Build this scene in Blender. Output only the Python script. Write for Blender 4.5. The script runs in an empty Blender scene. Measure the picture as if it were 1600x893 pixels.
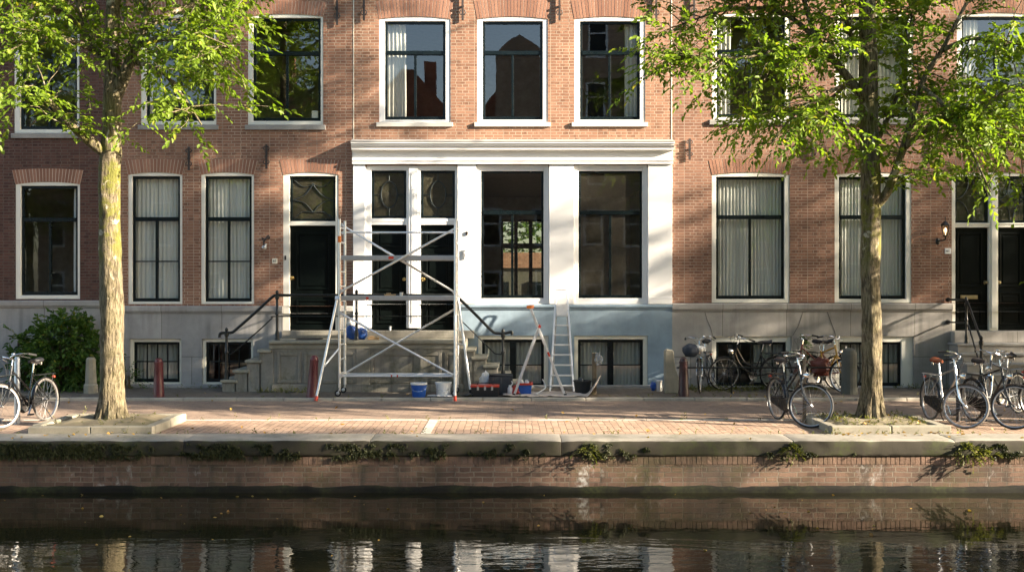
import bpy, bmesh, math, random
import numpy as np
from mathutils import Vector, Matrix, noise, Quaternion

random.seed(7)
SC = bpy.context.scene
COL = SC.collection
PI = math.pi
# ---------------------------------------------------------------- camera numbers (photo is 1600 px wide)
F, D, H, YH = 1776.0, 24.0, 2.216, 444.0
def X(px, y=0.0): return (px - 800.0) * (D + y) / F
def Z(py, y=0.0): return H + (YH - py) * (D + y) / F
def P(px, py, y): return Vector((X(px, y), y, Z(py, y)))

# ---------------------------------------------------------------- mesh builder
def frames(pts):
    pts = [Vector(p) for p in pts]
    n = len(pts); T = []
    for i in range(n):
        a = pts[max(0, i-1)]; b = pts[min(n-1, i+1)]
        t = (b - a)
        T.append(t.normalized() if t.length > 1e-9 else Vector((0, 0, 1)))
    u = T[0].orthogonal().normalized()
    out = []
    for i in range(n):
        u = (u - T[i]*u.dot(T[i]))
        u = u.normalized() if u.length > 1e-6 else T[i].orthogonal().normalized()
        out.append((pts[i], u.copy(), T[i].cross(u).normalized()))
    return out

def smooth_path(pts, k=6):
    pts = [Vector(p) for p in pts]
    if len(pts) < 3: return pts
    out = []
    for i in range(len(pts)-1):
        p0 = pts[max(0, i-1)]; p1 = pts[i]; p2 = pts[i+1]; p3 = pts[min(len(pts)-1, i+2)]
        for j in range(k):
            t = j/k
            out.append(0.5*((2*p1) + (p2-p0)*t + (2*p0-5*p1+4*p2-p3)*t*t + (3*p1-p0-3*p2+p3)*t*t*t))
    out.append(pts[-1])
    return out

class MB:
    def __init__(self):
        self.v = []; self.f = []; self.m = []; self.mi = 0
    def add(self, vs, fs):
        o = len(self.v)
        self.v.extend([tuple(p) for p in vs])
        for f in fs:
            self.f.append(tuple(i+o for i in f)); self.m.append(self.mi)
        return self
    def box(self, x0, x1, y0, y1, z0, z1):
        x0, x1 = min(x0, x1), max(x0, x1); y0, y1 = min(y0, y1), max(y0, y1); z0, z1 = min(z0, z1), max(z0, z1)
        return self.add([(x0,y0,z0),(x1,y0,z0),(x1,y1,z0),(x0,y1,z0),(x0,y0,z1),(x1,y0,z1),(x1,y1,z1),(x0,y1,z1)],
            [(0,3,2,1),(4,5,6,7),(0,1,5,4),(1,2,6,5),(2,3,7,6),(3,0,4,7)])
    def bar(self, p, q, w, h, up=(0,0,1)):
        p, q = Vector(p), Vector(q); t = (q-p).normalized(); up = Vector(up)
        s = t.cross(up)
        s = s.normalized() if s.length > 1e-5 else t.orthogonal().normalized()
        n = s.cross(t).normalized(); s = s*w/2; n = n*h/2
        vs = [p-s-n, p+s-n, p+s+n, p-s+n, q-s-n, q+s-n, q+s+n, q-s+n]
        return self.add(vs, [(0,1,2,3),(7,6,5,4),(0,4,5,1),(1,5,6,2),(2,6,7,3),(3,7,4,0)])
    def tube(self, pts, r, n=8, caps=True):
        fr = frames(pts); k = len(fr)
        rs = r if isinstance(r, (list, tuple)) else [r]*k
        vs = []
        for (p, a, b), rr in zip(fr, rs):
            for j in range(n):
                t = 2*PI*j/n
                vs.append(p + a*(rr*math.cos(t)) + b*(rr*math.sin(t)))
        fs = []
        for i in range(k-1):
            for j in range(n):
                fs.append((i*n+j, i*n+(j+1)%n, (i+1)*n+(j+1)%n, (i+1)*n+j))
        if caps:
            fs.append(tuple(range(n-1, -1, -1))); fs.append(tuple((k-1)*n+j for j in range(n)))
        return self.add(vs, fs)
    def loop_tube(self, pts, r, n=6):
        pts = [Vector(p) for p in pts]; k = len(pts); vs = []
        c = sum(pts, Vector())/k
        for i in range(k):
            t = (pts[(i+1)%k]-pts[i-1]).normalized()
            a = (pts[i]-c); a = (a - t*a.dot(t)).normalized(); b = t.cross(a)
            for j in range(n):
                q = 2*PI*j/n; vs.append(pts[i] + a*(r*math.cos(q)) + b*(r*math.sin(q)))
        fs = [(i*n+j, i*n+(j+1)%n, ((i+1)%k)*n+(j+1)%n, ((i+1)%k)*n+j) for i in range(k) for j in range(n)]
        return self.add(vs, fs)
    def lathe(self, prof, c=(0,0,0), n=16, axis='z', caps=True):
        vs = []
        for r, z in prof:
            for j in range(n):
                t = 2*PI*j/n; a, b = r*math.cos(t), r*math.sin(t)
                q = (a, b, z) if axis == 'z' else ((a, z, b) if axis == 'y' else (z, a, b))
                vs.append((q[0]+c[0], q[1]+c[1], q[2]+c[2]))
        k = len(prof)
        fs = [(i*n+j, i*n+(j+1)%n, (i+1)*n+(j+1)%n, (i+1)*n+j) for i in range(k-1) for j in range(n)]
        if caps:
            fs.append(tuple(range(n-1, -1, -1))); fs.append(tuple((k-1)*n+j for j in range(n)))
        return self.add(vs, fs)
    def prism(self, poly, a, b, plane='yz'):
        """poly in the named plane, swept from a to b along the third axis"""
        def q(p, w): return {'yz': (w, p[0], p[1]), 'xz': (p[0], w, p[1]), 'xy': (p[0], p[1], w)}[plane]
        k = len(poly)
        vs = [q(p, a) for p in poly] + [q(p, b) for p in poly]
        fs = [tuple(range(k)), tuple(range(2*k-1, k-1, -1))] + [(i, (i+1)%k, k+(i+1)%k, k+i) for i in range(k)]
        return self.add(vs, fs)
    def grid(self, fn, nu, nv):
        vs = [fn(i/nu, j/nv) for i in range(nu+1) for j in range(nv+1)]
        fs = [(i*(nv+1)+j, (i+1)*(nv+1)+j, (i+1)*(nv+1)+j+1, i*(nv+1)+j+1) for i in range(nu) for j in range(nv)]
        return self.add(vs, fs)
    def quad(self, a, b, c, d): return self.add([a, b, c, d], [(0, 1, 2, 3)])
    def xf(self, M, start=0):
        for i in range(start, len(self.v)): self.v[i] = tuple(M @ Vector(self.v[i]))
        return self
    def build(self, name, mats, parent=None, bevel=0.0, smooth=False, loc=None, fixn=True):
        org = Vector(loc) if loc is not None else Vector((0, 0, 0))
        base = Vector((0, 0, 0)); p = parent
        while p is not None: base = base + p.location; p = p.parent
        me = bpy.data.meshes.new(name)
        o_ = base + org
        me.from_pydata([(a-o_.x, b-o_.y, c-o_.z) for a, b, c in self.v], [], self.f)
        for m in (mats if isinstance(mats, (list, tuple)) else [mats]): me.materials.append(m)
        if any(self.m): me.polygons.foreach_set('material_index', self.m)
        if fixn:
            bm = bmesh.new(); bm.from_mesh(me); bmesh.ops.recalc_face_normals(bm, faces=bm.faces); bm.to_mesh(me); bm.free()
        if smooth:
            me.polygons.foreach_set('use_smooth', [True]*len(me.polygons))
            try: me.set_sharp_from_angle(angle=math.radians(40))
            except Exception: pass
        me.update()
        o = bpy.data.objects.new(name, me); COL.objects.link(o)
        o.parent = parent; o.location = org
        if bevel:
            b = o.modifiers.new('edge', 'BEVEL'); b.width = bevel; b.segments = 2; b.limit_method = 'ANGLE'; b.angle_limit = math.radians(40)
        return o

def tag(o, label, cat, group=None, kind=None):
    if label: o['label'] = label
    if cat: o['category'] = cat
    if group: o['group'] = group
    if kind: o['kind'] = kind
    return o
def thing(name, label, cat, loc=(0,0,0), group=None, rotz=0.0):
    o = bpy.data.objects.new(name, None); COL.objects.link(o)
    o.location = loc; o.rotation_euler = (0, 0, rotz); o.empty_display_size = 0.2
    return tag(o, label, cat, group)
def solo(mb, name, mats, label, cat, loc, group=None, **k):
    return tag(mb.build(name, mats, None, loc=loc, **k), label, cat, group)
def setting(mb, name, mat, **k): return tag(mb.build(name, mat, **k), None, None, None, 'structure')
def copy_tree(o, parent=None):
    c = o.copy(); COL.objects.link(c); c.parent = parent
    for ch in list(o.children): copy_tree(ch, c)
    return c

# ---------------------------------------------------------------- materials
class NT:
    def __init__(self, name):
        self.mat = bpy.data.materials.new(name); self.mat.use_nodes = True
        self.t = self.mat.node_tree; self.b = self.t.nodes['Principled BSDF']; self.out = self.t.nodes['Material Output']
        self._o = None
    def n(self, typ, ins=None, **props):
        nd = self.t.nodes.new(typ)
        for k, v in props.items(): setattr(nd, k, v)
        for k, v in (ins or {}).items(): self.set(nd.inputs[k], v)
        return nd
    def set(self, sock, v):
        if isinstance(v, bpy.types.NodeSocket): self.t.links.new(v, sock)
        else:
            if isinstance(v, tuple) and len(v) == 3 and sock.type == 'RGBA': v = (*v, 1)
            sock.default_value = v
    @property
    def obj(self):
        if self._o is None: self._o = self.n('ShaderNodeTexCoord')
        return self._o.outputs['Object']
    def math(self, op, a, b=0.0, c=0.0, clamp=False):
        nd = self.n('ShaderNodeMath', operation=op, use_clamp=clamp)
        self.set(nd.inputs[0], a); self.set(nd.inputs[1], b)
        if len(nd.inputs) > 2: self.set(nd.inputs[2], c)
        return nd.outputs[0]
    def mix(self, f, a, b, blend='MIX'):
        nd = self.n('ShaderNodeMix', data_type='RGBA', blend_type=blend)
        self.set(nd.inputs[0], f); self.set(nd.inputs[6], a); self.set(nd.inputs[7], b)
        return nd.outputs[2]
    def noise(self, vec, scale=1.0, detail=4.0, rough=0.55, dist=0.0):
        nd = self.n('ShaderNodeTexNoise', {'Vector': vec, 'Scale': scale, 'Detail': detail, 'Roughness': rough, 'Distortion': dist})
        return nd.outputs['Fac']
    def ramp(self, f, a, b, lo=0.0, hi=1.0):
        nd = self.n('ShaderNodeMapRange', {'Value': f, 'From Min': a, 'From Max': b, 'To Min': lo, 'To Max': hi})
        nd.clamp = True
        return nd.outputs[0]
    def vmap(self, vec, scale=(1,1,1), loc=(0,0,0), rot=(0,0,0)):
        nd = self.n('ShaderNodeMapping', {'Vector': vec, 'Scale': scale, 'Location': loc, 'Rotation': rot})
        return nd.outputs[0]
    def bump(self, h, strength=0.3, dist=0.01):
        nd = self.n('ShaderNodeBump', {'Height': h, 'Strength': strength, 'Distance': dist})
        self.set(self.b.inputs['Normal'], nd.outputs[0]); return nd.outputs[0]
    def fin(self, col=None, rough=None, metal=None, spec=None):
        if col is not None: self.set(self.b.inputs['Base Color'], col)
        if rough is not None: self.set(self.b.inputs['Roughness'], rough)
        if metal is not None: self.set(self.b.inputs['Metallic'], metal)
        if spec is not None: self.set(self.b.inputs['Specular IOR Level'], spec)
        return self.mat

def mul(c, k): return tuple(x*k for x in c)
def plain(name, col, rough=0.5, metal=0.0, var=0.18, scale=6.0, bump=0.0, bscale=60.0, dirt=None, spec=None):
    m = NT(name)
    f = m.noise(m.obj, scale, 5)
    c = m.mix(m.ramp(f, 0.3, 0.7), mul(col, 1-var), mul(col, 1+var))
    if dirt:
        g = m.noise(m.obj, scale*0.55, 6, 0.65, 0.6)
        c = m.mix(m.ramp(g, 0.52, 0.74, 0, 0.75), c, dirt)
    if bump: m.bump(m.noise(m.obj, bscale, 3), bump, 0.004)
    r = m.ramp(m.noise(m.obj, scale*2.3, 3), 0.3, 0.7, max(0, rough-0.08), min(1, rough+0.08))
    return m.fin(c, r, metal, spec)

def brick_mat(name, c1, c2, mortar, bw=0.20, rh=0.0625, ms=0.007, stain=0.5, dark=(0.06,0.04,0.035), axis='wall', wob=0.004, bumpd=0.008, white=0.0, moss=0.0, deep=0.35, drip=0.0):
    m = NT(name)
    s = m.n('ShaderNodeSeparateXYZ', {0: m.obj})
    if axis == 'wall':
        u = m.math('ADD', s.outputs[0], s.outputs[1]); v = s.outputs[2]
    elif axis == 'ground': u, v = s.outputs[0], s.outputs[1]
    else: u, v = s.outputs[1], s.outputs[0]
    cb = m.n('ShaderNodeCombineXYZ', {0: u, 1: v, 2: 0.0}).outputs[0]
    if wob:
        nz = m.n('ShaderNodeTexNoise', {'Vector': cb, 'Scale': 5.0, 'Detail': 3.0})
        d = m.n('ShaderNodeVectorMath', {0: nz.outputs['Color'], 1: (0.5, 0.5, 0.5)}, operation='SUBTRACT')
        d2 = m.n('ShaderNodeVectorMath', {0: d.outputs[0], 'Scale': wob*4}, operation='SCALE')
        cb2 = m.n('ShaderNodeVectorMath', {0: cb, 1: d2.outputs[0]}, operation='ADD').outputs[0]
    else: cb2 = cb
    bt = m.n('ShaderNodeTexBrick', {'Vector': cb2, 'Color1': (0,0,0,1), 'Color2': (1,1,1,1), 'Mortar': (0.5,0.5,0.5,1), 'Scale': 1.0, 'Mortar Size': ms,
             'Mortar Smooth': 0.25, 'Bias': 0.0, 'Brick Width': bw, 'Row Height': rh}, offset=0.5, offset_frequency=2, squash=0.62, squash_frequency=2)
    tone = m.n('ShaderNodeSeparateColor', {0: bt.outputs['Color']}).outputs[0]
    col = m.mix(tone, c1, c2)
    # odd burnt bricks
    vn = m.n('ShaderNodeTexWhiteNoise', {0: m.n('ShaderNodeVectorMath', {0: m.n('ShaderNodeVectorMath', {0: cb2, 1: (1/(bw*0.5), 1/rh, 1.0)}, operation='MULTIPLY').outputs[0]}, operation='FLOOR').outputs[0]}, noise_dimensions='3D')
    col = m.mix(m.ramp(vn.outputs[0], 0.80, 1.0, 0, 0.8), col, mul(c1, 0.55))
    patch = m.noise(m.vmap(m.obj, (1, 1, 0.8)), 1.9, 5, 0.6, 0.5)
    col = m.mix(m.ramp(patch, 0.45, 0.68, 0, 0.5), col, m.mix(0.5, col, mul(c1, 0.75)))
    col = m.mix(m.ramp(patch, 0.42, 0.28, 0, 0.35), col, mul(c2, 1.12))
    fine = m.noise(m.obj, 55, 4, 0.65)
    col = m.mix(m.ramp(fine, 0.35, 0.7, 0, 0.4), col, mul(c1, 0.6))
    mort = m.mix(m.ramp(m.noise(m.obj, 1.3, 4), 0.35, 0.65), mortar, mul(mortar, 0.62))
    col = m.mix(bt.outputs['Fac'], col, mort)
    st = m.ramp(m.noise(m.vmap(m.obj, (1, 1, 0.45)), 0.55, 6, 0.6, 0.4), 0.45, 0.72, 0, stain)
    col = m.mix(st, col, m.mix(deep, dark, col))
    if drip:
        dv = m.math('MULTIPLY', m.ramp(m.noise(m.vmap(m.obj, (4.5, 1, 0.5)), 1.0, 5, 0.6), 0.48, 0.66), m.ramp(m.noise(m.obj, 1.7, 4), 0.38, 0.58))
        col = m.mix(m.math('MULTIPLY', dv, drip), col, dark)
    if white:
        w = m.math('MULTIPLY', m.ramp(m.noise(m.vmap(m.obj, (1.5, 1, 0.8)), 1.1, 6, 0.7, 0.5), 0.60, 0.70), m.ramp(m.noise(m.obj, 14, 4), 0.42, 0.6))
        col = m.mix(m.math('MULTIPLY', w, white), col, (0.5, 0.48, 0.44))
    if moss:
        w = m.math('MULTIPLY', m.ramp(m.noise(m.obj, 0.9, 6, 0.7, 0.3), 0.50, 0.66), m.ramp(m.noise(m.obj, 18, 4), 0.35, 0.6))
        col = m.mix(m.math('MULTIPLY', w, moss), col, (0.07, 0.075, 0.02))
    inv = m.math('SUBTRACT', 1.0, bt.outputs['Fac'])
    hgt = m.math('ADD', inv, m.math('MULTIPLY', fine, 0.35))
    hgt = m.math('ADD', hgt, m.math('MULTIPLY', tone, 0.25))
    m.bump(hgt, 0.8, bumpd)
    return m.fin(col, 0.88, 0, 0.25)

def stone_mat(name, col, streak=0.5, moss=0.0, crack=False, scale=1.0, rough=0.8, dark=None, speck=0.35, joints=None):
    m = NT(name)
    dark = dark or mul(col, 0.45)
    f = m.noise(m.obj, 2.2*scale, 7, 0.62, 0.3)
    c = m.mix(m.ramp(f, 0.3, 0.72), mul(col, 0.78), mul(col, 1.14))
    g = m.noise(m.obj, 95, 3, 0.6)
    c = m.mix(m.ramp(g, 0.42, 0.7, 0, speck), c, mul(col, 0.5))
    sv = m.vmap(m.obj, (5.5, 5.5, 0.35))
    st = m.math('MULTIPLY', m.ramp(m.noise(sv, 1.0, 5, 0.6), 0.5, 0.72), m.ramp(m.noise(m.obj, 0.8, 3), 0.4, 0.6))
    c = m.mix(m.math('MULTIPLY', st, streak), c, dark)
    if moss:
        w = m.math('MULTIPLY', m.ramp(m.noise(m.obj, 1.4, 6, 0.7, 0.4), 0.46, 0.66), m.ramp(m.noise(m.obj, 22, 4), 0.3, 0.62))
        c = m.mix(m.math('MULTIPLY', w, moss), c, (0.05, 0.06, 0.016))
    hgt = m.math('ADD', g, m.math('MULTIPLY', f, 2.0))
    if joints:
        s = m.n('ShaderNodeSeparateXYZ', {0: m.obj})
        cb = m.n('ShaderNodeCombineXYZ', {0: m.math('ADD', s.outputs[0], joints[1]), 1: m.math('ADD', s.outputs[2], 0.61), 2: 0.0}).outputs[0]
        bt = m.n('ShaderNodeTexBrick', {'Vector': cb, 'Color1': (0.8,0.8,0.8,1), 'Color2': (1,1,1,1), 'Scale': 1.0, 'Mortar Size': 0.006, 'Mortar Smooth': 0.3, 'Brick Width': joints[0], 'Row Height': 1.3})
        c = m.mix(1.0, c, m.mix(bt.outputs['Fac'], bt.outputs['Color'], (0.35, 0.33, 0.31)), 'MULTIPLY')
        hgt = m.math('SUBTRACT', hgt, m.math('MULTIPLY', bt.outputs['Fac'], 3.0))
    m.bump(hgt, 0.35, 0.006)
    return m.fin(c, rough, 0, 0.3)

def metal_mat(name, col, rough=0.3, scuff=0.25):
    m = NT(name)
    f = m.noise(m.obj, 14, 5, 0.7)
    c = m.mix(m.ramp(f, 0.5, 0.75, 0, scuff), col, mul(col, 0.55))
    return m.fin(c, m.ramp(f, 0.3, 0.7, rough-0.08, rough+0.15), 1.0)

def glass_mat(name, ior=1.55, gain=1.25, tint=(0.93, 0.95, 0.92), wave=0.007, base=0.0, film=None, filmfac=0.0, film_scale=3.0):
    m = NT(name)
    nz = m.noise(m.obj, 2.2, 2, 0.5)
    bp = m.n('ShaderNodeBump', {'Height': nz, 'Strength': wave, 'Distance': 0.05})
    g = m.n('ShaderNodeNewGeometry')
    dt = m.n('ShaderNodeVectorMath', {0: g.outputs['Normal'], 1: g.outputs['Incoming']}, operation='DOT_PRODUCT').outputs['Value']
    f0 = ((ior-1)/(ior+1))**2*gain
    fac = m.math('MULTIPLY_ADD', m.math('POWER', m.math('SUBTRACT', 1.0, m.math('ABSOLUTE', dt)), 5.0), 1-f0, f0+base, clamp=True)
    tr = m.n('ShaderNodeBsdfTransparent', {'Color': tint})
    gl = m.n('ShaderNodeBsdfGlossy', {'Color': (1, 1, 1), 'Roughness': 0.008, 'Normal': bp.outputs[0]})
    mx = m.n('ShaderNodeMixShader', {0: fac, 1: tr.outputs[0], 2: gl.outputs[0]})
    res = mx.outputs[0]
    if film:
        df = m.n('ShaderNodeBsdfDiffuse', {'Color': film})
        k = m.ramp(m.noise(m.obj, film_scale, 5, 0.65), 0.3, 0.75, filmfac*0.3, filmfac)
        res = m.n('ShaderNodeMixShader', {0: k, 1: res, 2: df.outputs[0]}).outputs[0]
    m.t.links.new(res, m.out.inputs['Surface'])
    return m.mat

def cloth_mat(name, col, transl=0.45, transp=0.15):
    m = NT(name)
    c = m.mix(m.ramp(m.noise(m.vmap(m.obj, (14, 14, 0.5)), 1.0, 4), 0.3, 0.7), mul(col, 0.86), mul(col, 1.05))
    d = m.n('ShaderNodeBsdfDiffuse', {'Color': c}); t = m.n('ShaderNodeBsdfTranslucent', {'Color': c})
    a = m.n('ShaderNodeMixShader', {0: transl, 1: d.outputs[0], 2: t.outputs[0]})
    tr = m.n('ShaderNodeBsdfTransparent', {})
    b = m.n('ShaderNodeMixShader', {0: transp, 1: a.outputs[0], 2: tr.outputs[0]})
    m.t.links.new(b.outputs[0], m.out.inputs['Surface'])
    return m.mat

def leaf_mat(name, ca, cb, cy, transl=0.5):
    m = NT(name)
    g = m.n('ShaderNodeNewGeometry')
    r = g.outputs['Random Per Island']
    c = m.mix(r, ca, cb)
    c = m.mix(m.ramp(r, 0.93, 1.0), c, cy)
    c = m.mix(m.ramp(m.noise(m.obj, 1.1, 3), 0.35, 0.65, 0, 0.6), c, mul(cb, 1.15))
    d = m.n('ShaderNodeBsdfPrincipled', {'Base Color': c, 'Roughness': 0.5, 'Specular IOR Level': 0.35})
    tc = m.mix(1.0, c, (1.25, 1.35, 0.55), 'MULTIPLY')
    t = m.n('ShaderNodeBsdfTranslucent', {'Color': tc})
    a = m.n('ShaderNodeMixShader', {0: transl, 1: d.outputs[0], 2: t.outputs[0]})
    m.t.links.new(a.outputs[0], m.out.inputs['Surface'])
    return m.mat

def bark_mat(name):
    m = NT(name)
    v = m.vmap(m.obj, (1, 1, 0.16))
    f = m.noise(v, 34, 6, 0.72, 0.4)
    big = m.noise(m.obj, 2.0, 4)
    c = m.mix(m.ramp(f, 0.42, 0.60), (0.035, 0.027, 0.016), (0.22, 0.18, 0.115))
    c = m.mix(m.ramp(big, 0.45, 0.65, 0, 0.25), c, (0.28, 0.24, 0.16))
    z = m.n('ShaderNodeSeparateXYZ', {0: m.obj}).outputs[2]
    up = m.math('MULTIPLY', m.ramp(z, 2.2, 3.0), m.ramp(z, 5.2, 4.2))
    w = m.math('MULTIPLY', m.ramp(m.noise(m.obj, 3.2, 6, 0.7, 0.3), 0.44, 0.56), m.math('ADD', up, 0.12))
    c = m.mix(m.math('MINIMUM', w, 0.9), c, (0.13, 0.13, 0.025))
    li = m.math('MULTIPLY', m.ramp(m.noise(m.obj, 5.5, 5, 0.6, 0.5), 0.60, 0.66), m.ramp(z, 1.0, 2.8, 0.15, 0.8))
    c = m.mix(li, c, (0.46, 0.42, 0.32))
    m.bump(m.math('ADD', f, m.math('MULTIPLY', m.noise(m.obj, 40, 4), 0.4)), 1.0, 0.03)
    return m.fin(c, 0.9, 0, 0.2)

M = {}
M['brick_a'] = brick_mat('BrickDark', (0.085,0.043,0.034), (0.135,0.068,0.052), (0.15,0.12,0.10))  # dark brick, lowered further in colour to stand for tree shade
M['brick_b'] = brick_mat('BrickWarm', (0.245,0.122,0.080), (0.375,0.20,0.130), (0.46,0.365,0.275), dark=(0.12,0.07,0.055), stain=0.6)
M['brick_c'] = brick_mat('BrickOrange', (0.275,0.142,0.090), (0.415,0.232,0.150), (0.51,0.405,0.305), stain=0.4, dark=(0.15,0.075,0.055))
M['brick_d'] = brick_mat('BrickBrown', (0.225,0.115,0.078), (0.34,0.183,0.122), (0.43,0.34,0.265), dark=(0.11,0.065,0.05), stain=0.6)
M['brick_far'] = brick_mat('BrickFar', (0.38,0.25,0.175), (0.50,0.34,0.24), (0.5,0.42,0.34))
M['arch'] = None
def vous_mat():
    m = NT('ArchBrick'); g = m.n('ShaderNodeNewGeometry'); r = g.outputs['Random Per Island']
    c = m.mix(r, (0.235,0.118,0.078), (0.355,0.192,0.128))
    c = m.mix(m.ramp(m.noise(m.obj, 30, 4), 0.4, 0.7, 0, 0.4), c, (0.17, 0.075, 0.055))
    m.bump(m.noise(m.obj, 60, 3), 0.4, 0.004)
    return m.fin(c, 0.88, 0, 0.25)
M['arch'] = vous_mat()
M['mortar'] = plain('Mortar', (0.52,0.43,0.35), 0.9, bump=0.3)
M['casing'] = plain('CasingPaint', (0.74,0.72,0.64), 0.42, var=0.05, scale=3, dirt=None)
M['white'] = plain('WhitePaint', (0.80,0.79,0.77), 0.45, var=0.03, scale=2)
M['cream'] = plain('CreamPaint', (0.76,0.72,0.60), 0.45, var=0.05)
M['sash'] = plain('SashPaint', (0.0035,0.008,0.0095), 0.32, var=0.2, spec=0.3)
M['door'] = plain('DoorPaint', (0.0018,0.0036,0.0032), 0.42, var=0.2, bump=0.05, spec=0.12)
M['plinth_l'] = stone_mat('PlinthGrey', (0.41,0.395,0.375), 0.75, joints=(1.27, 0.2))
M['plinth_r'] = stone_mat('PlinthHardstone', (0.41,0.385,0.355), 0.9, joints=(1.35, 0.9))
M['blue'] = stone_mat('PlinthBlue', (0.275,0.36,0.43), 0.25, rough=0.6, speck=0.12)
M['stoop'] = stone_mat('StoopStone', (0.25,0.235,0.20), 1.0, moss=0.65, dark=(0.06,0.055,0.045))
M['tread'] = stone_mat('TreadStone', (0.31,0.295,0.235), 0.4, moss=0.3)
M['sill'] = stone_mat('SillStone', (0.33,0.32,0.30), 0.5)
M['sillw'] = plain('SillPaint', (0.68,0.66,0.60), 0.5, var=0.06)
M['iron'] = plain('IronBlack', (0.006,0.008,0.0075), 0.35, var=0.3, bump=0.15)
M['rust'] = plain('AnchorIron', (0.035,0.028,0.026), 0.6, var=0.3, bump=0.4, dirt=(0.09,0.045,0.03))
M['glass'] = glass_mat('PaneGlass', 1.6, 1.5)
M['glass_up'] = glass_mat('PaneGlassUpper', 1.6, 2.2)
M['glass_film'] = glass_mat('PaneDusty', 1.55, 1.4, film=(0.34,0.31,0.24), filmfac=0.10)
M['lead_glass'] = glass_mat('LeadedGlass', 1.6, 1.6, tint=(0.55,0.58,0.48), wave=0.45, film=(0.16,0.15,0.10), filmfac=0.35, film_scale=9)
M['lead'] = plain('LeadCame', (0.05,0.06,0.06), 0.4, metal=0.6)
M['curtain'] = cloth_mat('SheerCurtain', (0.86,0.86,0.83), 0.25, 0.03)
M['curtain_w'] = cloth_mat('WhiteCurtain', (0.82,0.80,0.74), 0.3, 0.02)
M['net'] = cloth_mat('NetCurtain', (0.70,0.71,0.67), 0.35, 0.10)
M['room'] = plain('RoomWall', (0.34,0.31,0.25), 0.9)
M['floorwood'] = plain('RoomFloor', (0.12,0.08,0.05), 0.6)
M['quay'] = brick_mat('QuayBrick', (0.13,0.08,0.057), (0.25,0.155,0.108), (0.24,0.20,0.15), bw=0.27, rh=0.072, ms=0.008, stain=0.85, dark=(0.045,0.04,0.032), wob=0.010, bumpd=0.03, white=0.9, moss=0.5, deep=0.15, drip=0.8)
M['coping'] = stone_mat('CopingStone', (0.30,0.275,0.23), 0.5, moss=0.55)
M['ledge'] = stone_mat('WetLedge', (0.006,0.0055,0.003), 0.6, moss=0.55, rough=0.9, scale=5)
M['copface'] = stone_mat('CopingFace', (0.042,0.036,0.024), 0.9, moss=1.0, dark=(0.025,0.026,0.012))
M['road'] = brick_mat('RoadClinker', (0.255,0.183,0.135), (0.37,0.27,0.20), (0.24,0.185,0.14), bw=0.21, rh=0.066, ms=0.006, stain=0.45, dark=(0.13,0.10,0.085), axis='ground')
M['strip'] = brick_mat('StripPavers', (0.32,0.215,0.15), (0.45,0.32,0.235), (0.17,0.125,0.09), bw=0.22, rh=0.105, ms=0.007, stain=0.35, dark=(0.2,0.15,0.11), axis='cross', bumpd=0.010, moss=0.15, wob=0.012)
M['pave'] = brick_mat('PavementClinker', (0.15,0.125,0.10), (0.22,0.185,0.15), (0.11,0.095,0.07), bw=0.21, rh=0.07, ms=0.006, stain=0.5, dark=(0.09,0.08,0.06), axis='ground', moss=0.25)
M['kerb'] = stone_mat('KerbStone', (0.40,0.37,0.31), 0.3, moss=0.15)
M['edge'] = stone_mat('EdgeStone', (0.50,0.46,0.39), 0.2)
M['pitkerb'] = stone_mat('PitKerbStone', (0.29,0.265,0.205), 0.4, moss=0.2)
M['soil'] = plain('Soil', (0.17,0.14,0.085), 0.95, var=0.35, scale=4, bump=0.9, bscale=35, dirt=(0.10,0.10,0.035))
M['alu'] = metal_mat('Aluminium', (0.78,0.78,0.77), 0.34)
M['alu'].node_tree.nodes['Principled BSDF'].inputs['Metallic'].default_value = 0.6
M['alu_d'] = metal_mat('AluminiumDull', (0.55,0.56,0.56), 0.45)
M['steel'] = metal_mat('Chrome', (0.75,0.75,0.74), 0.18, 0.3)
M['rim'] = metal_mat('RimMetal', (0.42,0.42,0.42), 0.4)
M['rubber'] = plain('Rubber', (0.014,0.014,0.014), 0.75)
M['greytyre'] = plain('GreyTyre', (0.11,0.10,0.09), 0.8)
M['blackpaint'] = plain('BlackEnamel', (0.010,0.011,0.012), 0.25)
M['silverpaint'] = metal_mat('SilverFrame', (0.6,0.6,0.6), 0.3)
M['greypaint'] = plain('GreyEnamel', (0.08,0.085,0.09), 0.3)
M['redpaint'] = plain('RedEnamel', (0.14,0.032,0.02), 0.35)
M['yellow'] = plain('YellowEnamel', (0.45,0.24,0.03), 0.35)
M['leather'] = plain('BrownLeather', (0.24,0.062,0.022), 0.45, bump=0.2)
M['blackvinyl'] = plain('BlackVinyl', (0.014,0.014,0.016), 0.45, bump=0.2)
M['maroon'] = plain('BollardPaint', (0.105,0.022,0.026), 0.38, var=0.2, bump=0.2, dirt=(0.05,0.02,0.02))
M['darkmaroon'] = plain('BollardPaintDark', (0.045,0.018,0.020), 0.4, var=0.2, bump=0.2)
M['post'] = stone_mat('PostStone', (0.33,0.30,0.23), 0.6, moss=0.35)
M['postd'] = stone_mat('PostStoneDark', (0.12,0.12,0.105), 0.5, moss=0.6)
M['postwood'] = plain('OldWood', (0.16,0.12,0.075), 0.85, var=0.35, scale=5, bump=0.5, bscale=30)
M['rawwood'] = plain('RawWood', (0.42,0.28,0.15), 0.75, var=0.2)
M['blueplastic'] = plain('BluePlastic', (0.015,0.085,0.36), 0.35)
M['whiteplastic'] = plain('WhitePlastic', (0.74,0.73,0.70), 0.4, var=0.04, dirt=(0.45,0.43,0.4))
M['redplastic'] = plain('RedPlastic', (0.55,0.055,0.025), 0.4)
M['orangeplastic'] = plain('OrangePlastic', (0.75,0.2,0.03), 0.45)
M['blackplastic'] = plain('BlackPlastic', (0.012,0.013,0.015), 0.45)
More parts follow.
